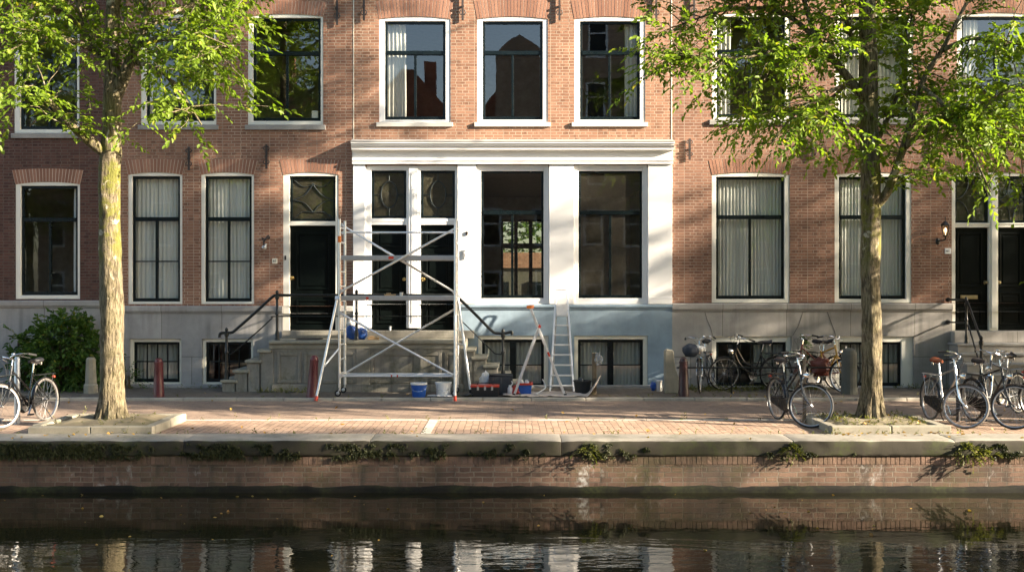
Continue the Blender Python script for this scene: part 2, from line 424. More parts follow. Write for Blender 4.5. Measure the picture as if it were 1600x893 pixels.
M['greyplastic'] = plain('GreyPlastic', (0.05,0.055,0.06), 0.5)
M['canvas'] = plain('DropCloth', (0.50,0.42,0.35), 0.9, var=0.14, scale=5, bump=0.3, dirt=(0.62,0.58,0.53))
M['paper'] = plain('Paper', (0.72,0.70,0.68), 0.8, var=0.05)
M['navy'] = plain('NavyCloth', (0.025,0.035,0.055), 0.7, bump=0.2)
M['mat'] = plain('DoorMat', (0.03,0.028,0.025), 0.95, bump=0.8, bscale=90)
M['brass'] = metal_mat('Brass', (0.62,0.45,0.17), 0.3)
M['bark'] = bark_mat('Bark')
M['leaf'] = leaf_mat('ElmLeaf', (0.070,0.130,0.013), (0.175,0.245,0.024), (0.32,0.28,0.03))
M['moss'] = leaf_mat('Moss', (0.018,0.024,0.007), (0.045,0.05,0.012), (0.09,0.08,0.02), 0.15)
M['leafs'] = leaf_mat('ShrubLeaf', (0.028,0.065,0.012), (0.075,0.14,0.024), (0.25,0.2,0.03), 0.35)
M['weed'] = leaf_mat('WeedLeaf', (0.06,0.075,0.015), (0.13,0.13,0.03), (0.25,0.2,0.05), 0.35)
M['dead'] = leaf_mat('DeadLeaf', (0.22,0.10,0.025), (0.40,0.26,0.06), (0.5,0.38,0.1), 0.2)
M['lampglass'] = glass_mat('LampGlass', 1.5, 1.0, tint=(0.9,0.85,0.75))
M['glass_rear'] = glass_mat('RearPane', 1.5, 1.0, tint=(0.42,0.42,0.38))
M['clearsheet'] = glass_mat('ClearSheet', 1.5, 1.6, tint=(0.8,0.8,0.8), wave=1.0, film=(0.6,0.6,0.6), filmfac=0.45, film_scale=12)
def glow(name, col, s):
    m = NT(name); m.set(m.b.inputs['Emission Color'], col); m.b.inputs['Emission Strength'].default_value = s
    return m.fin(col, 0.4)
M['bulb'] = glow('Bulb', (1.0, 0.72, 0.42), 1.0)
M['dullbrass'] = metal_mat('DullBrass', (0.30,0.25,0.14), 0.5)
def water_mat():
    m = NT('CanalWater')
    s = m.n('ShaderNodeSeparateXYZ', {0: m.obj})
    a = m.noise(m.vmap(m.obj, (0.55, 1.6, 1)), 0.9, 3, 0.5, 0.6)
    b = m.noise(m.vmap(m.obj, (1.6, 3.4, 1)), 2.6, 3, 0.5, 0.3)
    near = m.ramp(s.outputs[1], -9.4, -12.6, 0.08, 1.0)      # calm water in the lee of the quay wall
    h = m.math('MULTIPLY_ADD', b, 0.22, a)
    bp = m.n('ShaderNodeBump', {'Height': m.math('MULTIPLY', h, near), 'Strength': 0.04, 'Distance': 0.35})
    m.set(m.b.inputs['Normal'], bp.outputs[0])
    m.b.inputs['IOR'].default_value = 1.36
    return m.fin((0.014, 0.013, 0.006), 0.008, 0, 0.5)
M['water'] = water_mat()
TREE_COPIES = [
    (9.3, -6.0, 0.0, (0.48, 1.66), 0.0, 'tall slender tree on the same quay, just beyond the right edge of the picture'),  # the slender trees are added out of view to shade the left house
    (10.6, -6.2, 2.0, (0.46, 1.62), 0.0, 'second tall slender tree on the same quay, next to the first beyond the edge'),
    (9.7, -6.8, 4.2, (0.48, 1.60), 0.0, 'tall slender tree on the quay edge beside the other slender trees beyond the picture'),
    (10.1, -5.3, 5.3, (0.50, 1.64), 0.0, 'tall slender tree nearest the road among the slender trees beyond the picture'),
    (11.6, -6.0, 2.6, (0.8, 0.52), 0.0, 'small leafy tree on the same quay, first beyond the right edge of the picture'),
    (17.2, -5.6, 1.0, (0.85, 0.55), 0.0, 'low leafy tree on the same quay, second beyond the right edge of the picture'),
    (26.4, -5.8, 2.3, (0.95, 0.98), 0.0, 'tall leafy tree on the same quay, third beyond the right edge of the picture'),
    (19.0, -17.0, 4.0, (0.85, 0.58), 2.6, 'tree growing in the middle planter on the houseboat roof beyond the right edge'),  # roof trees added out of view to shade the left of the quay
    (15.0, -15.7, 1.3, (0.62, 0.46), 2.6, 'small tree growing in the near planter on the houseboat roof'),
    (24.0, -16.9, 5.1, (0.8, 0.70), 2.6, 'taller tree growing in the far planter on the houseboat roof'),
    (-22.5, -28.5, 1.9, (1.15, 1.2), 0.0, 'tree on the far bank mirrored in the upper window at the left edge'),
    (-12.5, -28.0, 0.4, (1.15, 1.15), 0.0, 'tree on the far bank mirrored in the upper windows left of the white front'),
    (12.5, -28.0, 3.4, (1.15, 1.15), 0.0, 'tree on the far bank mirrored in the upper windows right of the white front'),
]
# ================================================================ the ground and the canal
WZ = -0.73                      # water level
QF = -7.88                      # quay wall face
def flat(name, mat, x0, x1, y0, y1, z, kind=True):
    mb = MB(); mb.box(x0, x1, y0, y1, z-0.25, z)
    return setting(mb, name, mat)
flat('ground', M['soil'], -160, 160, -0.02, 150, -0.10)
flat('pavement', M['pave'], -45, 60, -2.26, -0.03, 0.05)
mb = MB()
x = -45.0
while x < 60:
    L = random.uniform(0.9, 1.15)
    mb.box(x, x+L-0.008, -2.385, -2.262, -0.2, 0.058+random.uniform(-0.003, 0.003)); x += L
setting(mb, 'pavement_kerb', M['kerb'], bevel=0.012)
flat('road', M['road'], -45, 60, -5.37, -2.387, 0.0)
mb = MB(); x = -45.0
while x < 60:
    L = random.uniform(0.8, 1.1)
    mb.box(x, x+L-0.010, -5.455, -5.372, -0.2, 0.008+random.uniform(-0.003, 0.003)); x += L
setting(mb, 'road_edge_stones', M['edge'], bevel=0.008)
flat('parking_strip', M['strip'], -45, 60, -7.25, -5.457, 0.0)
mb = MB(); mb.box(X(662,-6.6), X(676,-6.6), -7.2, -5.46, -0.05, 0.005)
setting(mb, 'parking_bay_marking', M['edge'])
mb = MB(); mb.box(-160, 160, -140, 0.0, -2.6, -2.4)
setting(mb, 'canal_bed', M['soil'])
mb = MB()
mb.quad((-120,-26.0,WZ), (120,-26.0,WZ), (120,QF+0.1,WZ), (-120,QF+0.1,WZ))
setting(mb, 'canal_water', M['water'], fixn=False)

# quay wall: bricks, a soldier course, coping stones, a wet ledge
quay = thing('quay_wall', 'brown brick canal quay wall with mossy stone coping above the water', 'quay wall', (0, QF, WZ))
mb = MB(); mb.box(-45, 60, QF, -7.27, WZ-1.6, -0.335); mb.build('brick_face', M['quay'], quay)
mb = MB(); x = -14.0
while x < 14:
    w = random.uniform(0.058, 0.085)
    mb.box(x, x+w-0.007, QF-0.003-random.uniform(0, 0.005), -7.6, -0.335+random.uniform(0, .004), -0.222); x += w
def soldier_mat():
    m = NT('SoldierBrick'); r = m.n('ShaderNodeNewGeometry').outputs['Random Per Island']
    c = m.mix(r, (0.14,0.09,0.064), (0.22,0.14,0.10))
    c = m.mix(m.ramp(m.noise(m.obj, 0.8, 6, .7), 0.45, 0.66, 0, 0.8), c, (0.055,0.052,0.025))
    c = m.mix(m.ramp(m.noise(m.obj, 25, 4), 0.4, 0.7, 0, 0.5), c, (0.1,0.07,0.05))
    m.bump(m.noise(m.obj, 30, 4), 0.6, 0.01)
    return m.fin(c, 0.9, 0, 0.2)
M['soldier'] = soldier_mat()
mb.build('soldier_course', M['soldier'], quay, bevel=0.003)
mb = MB(); mb.box(-45, 60, QF+0.002, -7.3, -0.34, -0.218); mb.build('mortar_bed', M['soil'], quay)
x = -45.0
k = 0
while x < 50:
    L = random.uniform(2.3, 3.4); y0 = -7.915+random.uniform(-.008, .008)
    mb = MB(); n = max(8, int(L/0.07)); zt = 0.02+random.uniform(-.006, .006)
    if -15 < x < 15:
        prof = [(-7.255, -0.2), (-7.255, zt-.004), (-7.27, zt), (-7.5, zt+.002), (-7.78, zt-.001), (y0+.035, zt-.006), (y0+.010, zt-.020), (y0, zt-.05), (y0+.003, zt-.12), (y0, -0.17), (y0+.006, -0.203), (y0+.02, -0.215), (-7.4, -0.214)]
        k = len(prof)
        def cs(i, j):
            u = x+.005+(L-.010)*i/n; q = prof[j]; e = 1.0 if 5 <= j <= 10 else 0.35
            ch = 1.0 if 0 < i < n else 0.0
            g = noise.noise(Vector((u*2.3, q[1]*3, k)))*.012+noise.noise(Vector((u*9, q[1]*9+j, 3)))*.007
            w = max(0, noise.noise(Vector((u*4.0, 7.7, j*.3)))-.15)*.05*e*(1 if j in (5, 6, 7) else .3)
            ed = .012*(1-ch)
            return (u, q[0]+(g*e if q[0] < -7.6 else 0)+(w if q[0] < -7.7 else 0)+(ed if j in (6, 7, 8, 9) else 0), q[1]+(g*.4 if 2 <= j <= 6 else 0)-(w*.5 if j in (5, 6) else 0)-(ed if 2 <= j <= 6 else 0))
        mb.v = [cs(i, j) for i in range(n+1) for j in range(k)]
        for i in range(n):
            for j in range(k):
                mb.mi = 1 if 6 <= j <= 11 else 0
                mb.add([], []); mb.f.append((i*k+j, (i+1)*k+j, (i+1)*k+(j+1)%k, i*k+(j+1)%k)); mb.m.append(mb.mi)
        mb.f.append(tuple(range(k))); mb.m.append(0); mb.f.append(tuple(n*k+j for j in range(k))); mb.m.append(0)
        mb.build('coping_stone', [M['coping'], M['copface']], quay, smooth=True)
    elif x < -15 or x > 15:
        mb.build('coping_stone', M['coping'], quay)
    x += L
def ledge(u, v):
    xx = -16+32*u; q = noise.noise(Vector((xx*1.7, 3.1, 0)))*0.03+noise.noise(Vector((xx*6, 1.1, 0)))*0.022
    prof = [(0.0, 0.09), (-0.02, 0.085), (-0.045, 0.065), (-0.055, 0.04), (-0.06, -0.2)]
    a = prof[min(4, int(round(v*4)))]
    return (xx, QF+0.005+a[0]+q*0.6*(1 if v > 0 else 0), WZ+a[1]+q*(1 if v < 0.9 else 0))
mb = MB(); mb.grid(ledge, 320, 4); mb.build('water_ledge', M['ledge'], quay, smooth=True)

# ================================================================ houses
def wall(mb, x0, x1, z0, z1, yf, yb, holes):
    xs = sorted({x0, x1, *[min(max(h[i], x0), x1) for h in holes for i in (0, 1)]})
    zs = sorted({z0, z1, *[min(max(h[i], z0), z1) for h in holes for i in (2, 3)]})
    for i in range(len(xs)-1):
        for j in range(len(zs)-1):
            a, b, c, d = xs[i], xs[i+1], zs[j], zs[j+1]
            cx, cz = (a+b)/2, (c+d)/2
            if any(h[0] < cx < h[1] and h[2] < cz < h[3] for h in holes): continue
            mb.quad((a,yf,c), (b,yf,c), (b,yf,d), (a,yf,d))
            mb.quad((a,yb,c), (a,yb,d), (b,yb,d), (b,yb,c))
    for h in holes:
        a, b = max(h[0], x0), min(h[1], x1); c, d = max(h[2], z0), min(h[3], z1)
        if a >= b or c >= d: continue
        mb.quad((a,yf,c), (a,yf,d), (a,yb,d), (a,yb,c)); mb.quad((b,yf,c), (b,yb,c), (b,yb,d), (b,yf,d))
        if h[2] > z0: mb.quad((a,yf,c), (a,yb,c), (b,yb,c), (b,yf,c))
        if h[3] < z1: mb.quad((a,yf,d), (b,yf,d), (b,yb,d), (a,yb,d))
    for xx in (x0, x1): mb.quad((xx,yf,z0), (xx,yb,z0), (xx,yb,z1), (xx,yf,z1))
    mb.quad((x0,yf,z1), (x1,yf,z1), (x1,yb,z1), (x0,yb,z1))
    mb.quad((x0,yf,z0), (x1,yf,z0), (x1,yb,z0), (x0,yb,z0))

def frame(mb, x0, x1, z0, z1, X0, X1, Z0, Z1, y0, y1):
    """frame between outer x0..z1 and inner X0..Z1"""
    mb.box(x0, X0, y0, y1, z0, z1); mb.box(X1, x1, y0, y1, z0, z1)
    if Z0 > z0: mb.box(X0, X1, y0, y1, z0, Z0)
    if z1 > Z1: mb.box(X0, X1, y0, y1, Z1, z1)

def lintel(root, x0, x1, zt, h=0.28, rise=0.055, flare=0.07, mat=None):
    n = max(6, int(round((x1-x0)/0.066))); mb = MB()
    def zb(t): return zt - rise*(2*t-1)**2
    def pt(t, s):
        bx = x0+(x1-x0)*t; tx = x0-flare+(x1-x0+2*flare)*t; tz = zt+h-0.6*rise*(2*t-1)**2
        return bx+(tx-bx)*s, zb(t)+(tz-zb(t))*s
    for i in range(n):
        t0, t1 = (i+0.10)/n, (i+0.90)/n
        a, b, c, d = pt(t0, 0), pt(t1, 0), pt(t1, 1), pt(t0, 1)
        y = -0.004-random.uniform(0, 0.003)
        mb.prism([a, b, c, d], y, 0.008, 'xz')
    mb.mi = 1
    k = 12
    mb.prism([pt(i/k, 0.01) for i in range(k+1)] + [pt(1-i/k, 0.99) for i in range(k+1)], -0.0015, 0.0075, 'xz')
    return mb.build('lintel', [M['arch'], M['mortar']], root)

def curtain(mb, x0, x1, z0, z1, y, amp=0.014, per=0.095):
    n = max(8, int((x1-x0)/0.014)); ph = random.uniform(0, 6); k2 = random.uniform(0.6, 0.9)
    def fn(u, v):
        xx = x0+(x1-x0)*u
        w = math.sin(xx/per*2*PI+ph+1.3*math.sin(xx*3+ph)) + 0.5*math.sin(xx/per*2*PI*k2*0.37+2*ph)
        return (xx+0.008*math.sin(v*3+xx*5), y+amp*w*(0.75+0.3*v), z0+(z1-z0)*v)
    mb.grid(fn, n, 6)

def window(root, c, s, transom=None, mull=True, bars=(), curt=None, sill=None, arch=True, yf=0.012, casing='casing', glass='glass', sashw=4.0, grid=None, two=False, lh=0.28, cmat='curtain', mull_full=False, sillmat='sill', inner=None):
    """c, s: casing and sash rectangles (left, right, top, bottom) in photo pixels on the facade plane"""
    x0, x1, z1, z0 = X(c[0]), X(c[1]), Z(c[2]), Z(c[3])
    a0, a1, b1, b0 = X(s[0]), X(s[1]), Z(s[2]), Z(s[3])
    e = 0.002
    mb = MB(); frame(mb, x0+e, x1-e, z0+e, z1-e, a0, a1, b0, b1, yf, yf+0.14)
    w = mb.build('window', M[casing], root, bevel=0.006)
    t = sashw/74.0
    mb = MB(); ys, yb = yf+0.05, yf+0.10
    e2 = 0.003
    frame(mb, a0+e2, a1-e2, b0+e2, b1-e2, a0+t, a1-t, b0+t*1.35, b1-t, ys, yb)
    lights = []
    zt = Z(transom) if transom else None
    xm = (a0+a1)/2
    if zt: mb.box(a0+t, a1-t, ys-0.02, yb, zt-0.042, zt+0.042)
    top = zt-0.042 if zt else b1-t
    bot = b0+t*1.35
    if mull:
        mw = 0.065 if two else 0.026
        mb.box(xm-mw, xm+mw, ys-0.006, yb, bot, (b1-t if mull_full and zt is None else top))
        halves = [(a0+t, xm-mw), (xm+mw, a1-t)]
    else: halves = [(a0+t, a1-t)]
    for h in halves:
        cuts = [bot]+sorted([Z(q) for q in bars])+[top]
        for q in bars: mb.box(h[0], h[1], ys+0.008, yb-0.01, Z(q)-0.013, Z(q)+0.013)
        for i in range(len(cuts)-1): lights.append((h[0], h[1], cuts[i]+(0.013 if i else 0), cuts[i+1]-(0.013 if i < len(cuts)-2 else 0)))
    if zt: lights.append((a0+t, a1-t, zt+0.042, b1-t))
    if grid:
        for i in range(1, grid[0]):
            q = a0+t+(a1-a0-2*t)*i/grid[0]; mb.box(q-0.012, q+0.012, ys+0.006, yb-0.008, bot, top)
        for j in range(1, grid[1]):
            q = bot+(top-bot)*j/grid[1]; mb.box(a0+t, a1-t, ys+0.009, yb-0.011, q-0.012, q+0.012)
    mb.build('sash', M['sash'], w, bevel=0.004)
    mb = MB()
    for (l, r, d, u) in lights:
        ym = yf+0.078; tx, tz = random.uniform(-.004, .004), random.uniform(-.004, .004)
        dx, dz = (r-l)/2+0.004, (u-d)/2+0.004; cx, cz = (l+r)/2, (u+d)/2
        mb.quad((cx-dx, ym-dx*tx-dz*tz, cz-dz), (cx+dx, ym+dx*tx-dz*tz, cz-dz), (cx+dx, ym+dx*tx+dz*tz, cz+dz), (cx-dx, ym-dx*tx+dz*tz, cz+dz))
    mb.build('pane', M[glass], w, fixn=False)
    if curt:
        yc = yf+0.185
        W = a1-a0+0.2; l = a0-0.1
        for q in curt:
            mb = MB(); curtain(mb, l+W*q[0], l+W*q[1], b0-0.05 if len(q) < 3 else b0+(b1-b0)*q[2], b1+0.05 if len(q) < 4 else b0+(b1-b0)*q[3], yc, per=q[4] if len(q) > 4 else 0.085)
            mb.build('curtain', M[cmat], w, smooth=True, fixn=False)
    if sill:
        mb = MB(); ztp, zb = Z(sill[0])-0.001, Z(sill[1])
        mb.prism([(0.02, zb), (-0.045, zb), (-0.052, ztp-0.02), (-0.045, ztp-0.006), (0.02, ztp)], x0-0.05, x1+0.05, 'yz')
        mb.build('sill', M[sillmat], w, bevel=0.004)
    if arch: lintel(root, x0, x1, z1, lh)
    return w

def house(name, label, px0, px1, brick, plinth, ztop, holes_px, plinth_px, cap_px, extra_plinth=True, deep=4.2, hgt=11.6, back_hole=None):
    x0, x1 = X(px0), X(px1)
    root = thing(name, label, 'house', ((x0+x1)/2, 0, 0))
    holes = [(X(h[0]), X(h[1]), Z(h[3]), Z(h[2])) for h in holes_px]
    mb = MB(); wall(mb, x0, x1, Z(ztop), hgt, 0.0, 0.25, [h for h in holes if h[3] > Z(ztop)]); mb.build('brick_wall', M[brick], root)
    # shell: side walls, back, roof, floors
    mb = MB()
    ww = 0.12; zlev = [(-0.1, 0.0), (0.98, 1.1), (4.62, 4.78), (8.45, 8.6), (hgt-0.2, hgt)]
    mb.box(x0, x0+ww, 0.26, deep, -0.1, hgt); mb.box(x1-ww, x1, 0.26, deep, -0.1, hgt)
    bh = [back_hole] if back_hole else []
    wall(mb, x0+ww, x1-ww, -0.1, hgt, deep, deep+0.25, bh)
    mb.build('room_wall', M['room'], root)
    mb = MB()
    for a, b in zlev: mb.box(x0+ww+.002, x1-ww-.002, 0.262, deep-.002, a, b)
    mb.build('room_floor', M['floorwood'], root)
    mb = MB(); mb.box(x0-0.05, x1+0.05, -0.28, 0.3, hgt+0.002, hgt+0.35); mb.box(x0, x1, 0.302, deep+0.25, hgt+0.002, hgt+0.12)
    mb.build('roof_gutter', M['casing'], root)
    return root, holes

def plinth_part(root, x0, x1, ztop, holes, mat, yf=-0.03, cap=None, capmat=None, z0=0.0):
    mb = MB(); wall(mb, x0, x1, z0, ztop, yf, 0.25, holes); mb.build('plinth', M[mat], root)
    if cap:
        for (a, b, za, zb) in cap:
            mb = MB(); mb.prism([(0.0, zb), (yf-0.02, zb), (yf-0.028, zb+0.03), (yf-0.05, zb+0.045), (yf-0.055, za-0.02), (yf-0.04, za-0.004), (0.0, za)], a, b, 'yz')
            mb.build('plinth_cap', M[capmat or mat], root, bevel=0.004)

def anchor(root, px, py0, py1, curl=True):
    """wrought iron wall anchor"""
    mb = MB(); x, z1, z0 = X(px), Z(py0), Z(py1)
    mb.bar((x, -0.045, z0), (x, -0.045, z1), 0.045, 0.03, (0, 1, 0))
    L = z1-z0
    for s in (-1, 1):
        for zz, d in ((z1-0.04*L, 1), (z0+0.16*L, -1)):
            pts = [(x, -0.045, zz-0.10*L*d), (x+s*0.035, -0.05, zz-0.04*L*d), (x+s*0.06, -0.055, zz-0.12*L*d), (x+s*0.035, -0.055, zz-0.2*L*d)]
            mb.tube(smooth_path(pts, 3), [0.012]*10, 5)
    mb.lathe([(0.03, -0.08), (0.03, -0.02)], (x, 0, (z0+z1)/2), 8, 'y')
    mb.box(x-0.018, x+0.018, -0.045, 0.0, (z0+z1)/2-0.02, (z0+z1)/2+0.02)
    mb.build('wall_anchor', M['rust'], root)

def panel_door(root, px0, px1, py0, py1, panels, y=0.10, mat='door', handle=None, slot=None, hmat='brass'):
    x0, x1, z1, z0 = X(px0), X(px1), Z(py0), Z(py1)
    mb = MB(); mb.box(x0+.004, x1-.004, y, y+0.05, z0+.006, z1-.004)
    mb.box(x0+.012, x1-.012, y-0.025, y, z0+.008, z0+0.10)
    for (a, b, c, d) in panels:
        l, r, u, v = X(a), X(b), Z(c), Z(d)
        frame(mb, l, r, v, u, l+.035, r-.035, v+.035, u-.035, y-0.022, y)
        mb.box(l+.075, r-.075, y-0.012, y, v+.075, u-.075)
    d = mb.build('door', M[mat], root, bevel=0.007)
    if handle:
        mb = MB(); hx, hz = X(handle[0]), Z(handle[1])
        mb.lathe([(0.008, 0.0), (0.008, -0.03), (0.03, -0.035), (0.038, -0.055), (0.025, -0.078), (0.004, -0.082)], (hx, y, hz), 12, 'y')
        mb.lathe([(0.04, -0.006), (0.04, 0.0)], (hx, y, hz), 12, 'y')
        mb.build('door_knob', M[hmat], d, smooth=True)
    if slot:
        mb = MB(); mb.box(X(slot[0]), X(slot[1]), y-0.03, y, Z(slot[3]), Z(slot[2])); mb.box(X(slot[0])+.02, X(slot[1])-.02, y-0.036, y-0.03, Z(slot[3])+.012, Z(slot[2])-.012)
        mb.build('letterbox', M[hmat], d, bevel=0.003)
    return d

def transom_light(root, px0, px1, py0, py1, kind, y=0.075):
    x0, x1, z1, z0 = X(px0), X(px1), Z(py0), Z(py1); t = 0.055
    mb = MB(); frame(mb, x0+.003, x1-.003, z0+.003, z1-.003, x0+t, x1-t, z0+t, z1-t, y, y+0.05)
    w = mb.build('transom_window', M['sash'], root, bevel=0.004)
    l, r, d, u = x0+t, x1-t, z0+t, z1-t
    mb = MB(); mb.quad((l-.004, y+.03, d-.004), (r+.004, y+.03, d-.004), (r+.004, y+.03, u+.004), (l-.004, y+.03, u+.004))
    mb.build('pane', M['lead_glass'], w, fixn=False)
    mb = MB(); yy = y+0.018; cx, cz = (l+r)/2, (d+u)/2; W, Hh = (r-l)/2, (u-d)/2
    def arc(c, rx, rz, a0, a1, n=12): return [(c[0]+rx*math.cos(math.radians(a0+(a1-a0)*i/n)), yy, c[1]+rz*math.sin(math.radians(a0+(a1-a0)*i/n))) for i in range(n+1)]
    R = 0.0085
    if kind == 'oval':
        mb.loop_tube(arc((cx, cz), W*0.54, Hh*0.62, 0, 360-15, 23), 0.012, 6)
        for q in (((cx, yy, cz+Hh*.62), (cx, yy, u)), ((cx, yy, cz-Hh*.62), (cx, yy, d)), ((cx-W*.54, yy, cz), (l, yy, cz)), ((cx+W*.54, yy, cz), (r, yy, cz))): mb.tube(q, R, 6)
    elif kind == 'star':
        top = (cx, cz+Hh*0.72); botp = (cx, cz-Hh*0.68)
        def cur(a, b, c): return smooth_path([(a[0], yy, a[1]), (b[0], yy, b[1]), (c[0], yy, c[1])], 6)
        for s in (-1, 1):
            e = (cx+s*W*0.98, cz-0.02)
            mb.tube(cur(top, (cx+s*W*0.42, cz+Hh*0.2), e), 0.011, 6)
            mb.tube(cur(e, (cx+s*W*0.42, cz-Hh*0.22), botp), 0.011, 6)
            mb.tube(cur(top, (cx+s*W*0.5, cz+Hh*0.62), (cx+s*W*0.95, u-.01)), 0.010, 6)
            mb.tube(cur(botp, (cx+s*W*0.5, cz-Hh*0.66), (cx+s*W*0.95, d+.01)), 0.010, 6)
        mb.lathe([(0.03, -0.012), (0.03, 0.012)], (top[0], yy, top[1]), 10, 'y')
    else:
        rr = min(W, Hh)
        for sx in (-1, 1):
            for sz in (-1, 1):
                c = (cx+sx*W, cz+sz*Hh*0.98)
                a = {(-1, 1): (270, 360), (1, 1): (180, 270), (-1, -1): (0, 90), (1, -1): (90, 180)}[(sx, sz)]
                mb.tube(arc(c, W*0.86, Hh*0.92, *a), 0.012, 6)
        for sz in (-1, 1): mb.tube([(cx-W*.14, yy, cz+sz*Hh*.55), (cx+W*.14, yy, cz+sz*Hh*.55)], R, 6)
    mb.build('leading', M['lead'], w)
    return w

# ---- house A, at the left edge of the picture
GA = (-190, 172)
U1 = (22, 124, 24, 208); A1 = (24, 125, 284, 467); AB = (28, 110, 535, 600)
A0 = (-140, -35, 24, 208); A2 = (-140, -38, 284, 467)
hA, hol = house('brick_house', 'dark brown brick house at the left edge, its basement window behind the shrub', *GA, 'brick_a', None, 470, [U1, A1, A0, A2], 470, None)
for c, t, b, cu in ((U1, 95, 205, None), (A0, 95, 205, None)):
    window(hA, c, (c[0]+9, c[1]-4, c[2]+8, c[3]-6), t, curt=cu, sill=(208, 216), glass='glass')
for c in (A1, A2):
    window(hA, c, (c[0]+8, c[1]-4, c[2]+6, c[3]-6), 343, curt=[(0.82, 1.0)], sill=None, glass='glass')
hb = [(X(AB[0]), X(AB[1]), Z(AB[3]), Z(AB[2]))]
plinth_part(hA, X(GA[0]), X(GA[1]), Z(481), hb, 'plinth_l', cap=[(X(GA[0]), X(GA[1]), Z(469), Z(480.5))])
mb = MB(); mb.box(X(GA[0]), X(GA[1]), -0.028, 0.25, Z(480.5), Z(470.2)); mb.build('plinth_course', M['plinth_l'], hA)
window(hA, AB, (AB[0]+4, AB[1]-4, AB[2]+4, AB[3]-4), None, grid=(3, 2), mull=False, arch=False, yf=0.06, casing='cream')
anchor(hA, 8, 0, 38); anchor(hA, 150, 2, 40)

# ---- house B
GB = (172, 552)
B1 = (220, 338, 22, 195); B2 = (387, 505, 22, 195); B3 = (200, 285, 269, 475); B4 = (314, 397, 269, 475)
BD = (442, 529, 269, 516); BB1 = (203, 284, 529, 600); BB2 = (316, 396, 529, 600)
hB, _ = house('brick_house', 'warm brick house left of the white front, with curtained windows and one black front door', *GB, 'brick_b', None, 478, [B1, B2, B3, B4, BD], 478, None)
for c in (B1, B2):
    window(hB, c, (c[0]+8, c[1]-4, c[2]+6, c[3]-6), 83, sill=(195, 203), glass='glass_up', curt=[(0.0, 0.14)] if c is B1 else None, cmat='curtain_w')
for c in (B3, B4):
    window(hB, c, (c[0]+6, c[1]-4, c[2]+6, c[3]-4), 342, bars=(408,), curt=[(0.0, 0.49), (0.5, 1.0)], glass='glass')
pl = [(X(c[0]), X(c[1]), Z(c[3]), Z(c[2])) for c in (BB1, BB2)] + [(X(442), X(529), Z(516), Z(470))]
plinth_part(hB, X(172), X(552), Z(489.5), pl, 'plinth_l', cap=[(X(172), X(442)-.002, Z(477.5), Z(489)), (X(529)+.002, X(552), Z(477.5), Z(489))])
mb = MB(); mb.box(X(172), X(441.9), -0.028, 0.25, Z(489), Z(478.1)); mb.box(X(529.1), X(552), -0.028, 0.25, Z(489), Z(478.1)); mb.build('plinth_course', M['plinth_l'], hB)
for c in (BB1, BB2):
    window(hB, c, (c[0]+5, c[1]-4, c[2]+5, c[3]-3), None, mull=False, grid=(4, 2), arch=False, yf=0.02, casing='cream', curt=[(0, 1, 0, 0.95)] if c is BB1 else None, cmat='net')
    lintel_z = Z(c[2])
mb = MB(); frame(mb, X(442)+.002, X(529)-.002, Z(516), Z(269)-.002, X(452), X(524), Z(516), Z(275), 0.012, 0.16); mb.box(X(452), X(524), 0.02, 0.15, Z(352), Z(345.5))
mb.build('door_frame', M['casing'], hB, bevel=0.006)
lintel(hB, X(442), X(529), Z(269))
transom_light(hB, 452, 524, 275, 345.5, 'star')
panel_door(hB, 452, 524, 352, 515, [(462, 515, 364, 452), (462, 515, 468, 505)], handle=(455.5, 434))
mb = MB(); mb.box(X(444.5), X(447), 0.0, 0.012, Z(406), Z(399)); mb.build('bell_push', M['blackplastic'], hB)
for px, a, b in ((296, 230, 266), (417, 226, 264), (362, -10, 38), (527, -12, 40), (196, -10, 36)): anchor(hB, px, a, b)
mb = MB(); mb.box(X(486), X(495.5), 0.10, 0.103, Z(185), Z(172)); mb.build('window_note', M['cream'], hB)

# ---- house C, the one being painted
GC = (552, 1050)
C1, C2, C3 = (592, 704, 26, 191), (745, 856, 26, 191), (897, 1008, 26, 191)
CD = (573, 714, 259, 512); CW1 = (744.5, 857, 258, 474); CW2 = (897, 1011, 258, 474)
CB1 = (747, 857, 524, 606); CB2 = (897, 1012, 524, 608)
# doorway through the back of the room to the sunny yard
BH = (X(783, 7.4), X(853, 7.4), 1.35, Z(343, 7.4))
hC, _ = house('painted_house', 'house with a fresh white shopfront and blue grey plinth behind the scaffold', *GC, 'brick_c', None, 262, [C1, C2, C3], 262, None, deep=7.4, back_hole=BH)
for c, cu in ((C1, [(0.06, 0.36)]), (C2, None), (C3, [(0.72, 0.97)])):
    window(hC, c, (c[0]+9, c[1]-8, c[2]+7, c[3]-4), 82, sill=(191, 198), glass='glass_up', curt=cu, cmat='curtain_w', lh=0.36, casing='white', sillmat='sillw')
fh = [(X(c[0]), X(c[1]), Z(c[3]), Z(c[2])) for c in (CD, CW1, CW2)]
mb = MB(); wall(mb, X(552), X(1050), Z(475), Z(262)-.003, -0.03, 0.25, fh); mb.build('white_front', M['white'], hC)
for a, b in ((552.5, 571), (715, 744), (858, 896.5), (1012, 1049.5)):
    mb = MB(); mb.box(X(a), X(b), -0.075, -0.03, Z(474.8) if a > 600 else Z(512), Z(257)); mb.box(X(a)-.0, X(b)+.0, -0.085, -0.0752, Z(474.8) if a > 600 else Z(512), Z(464) if a > 600 else Z(500)); mb.build('pilaster', M['white'], hC, bevel=0.006)

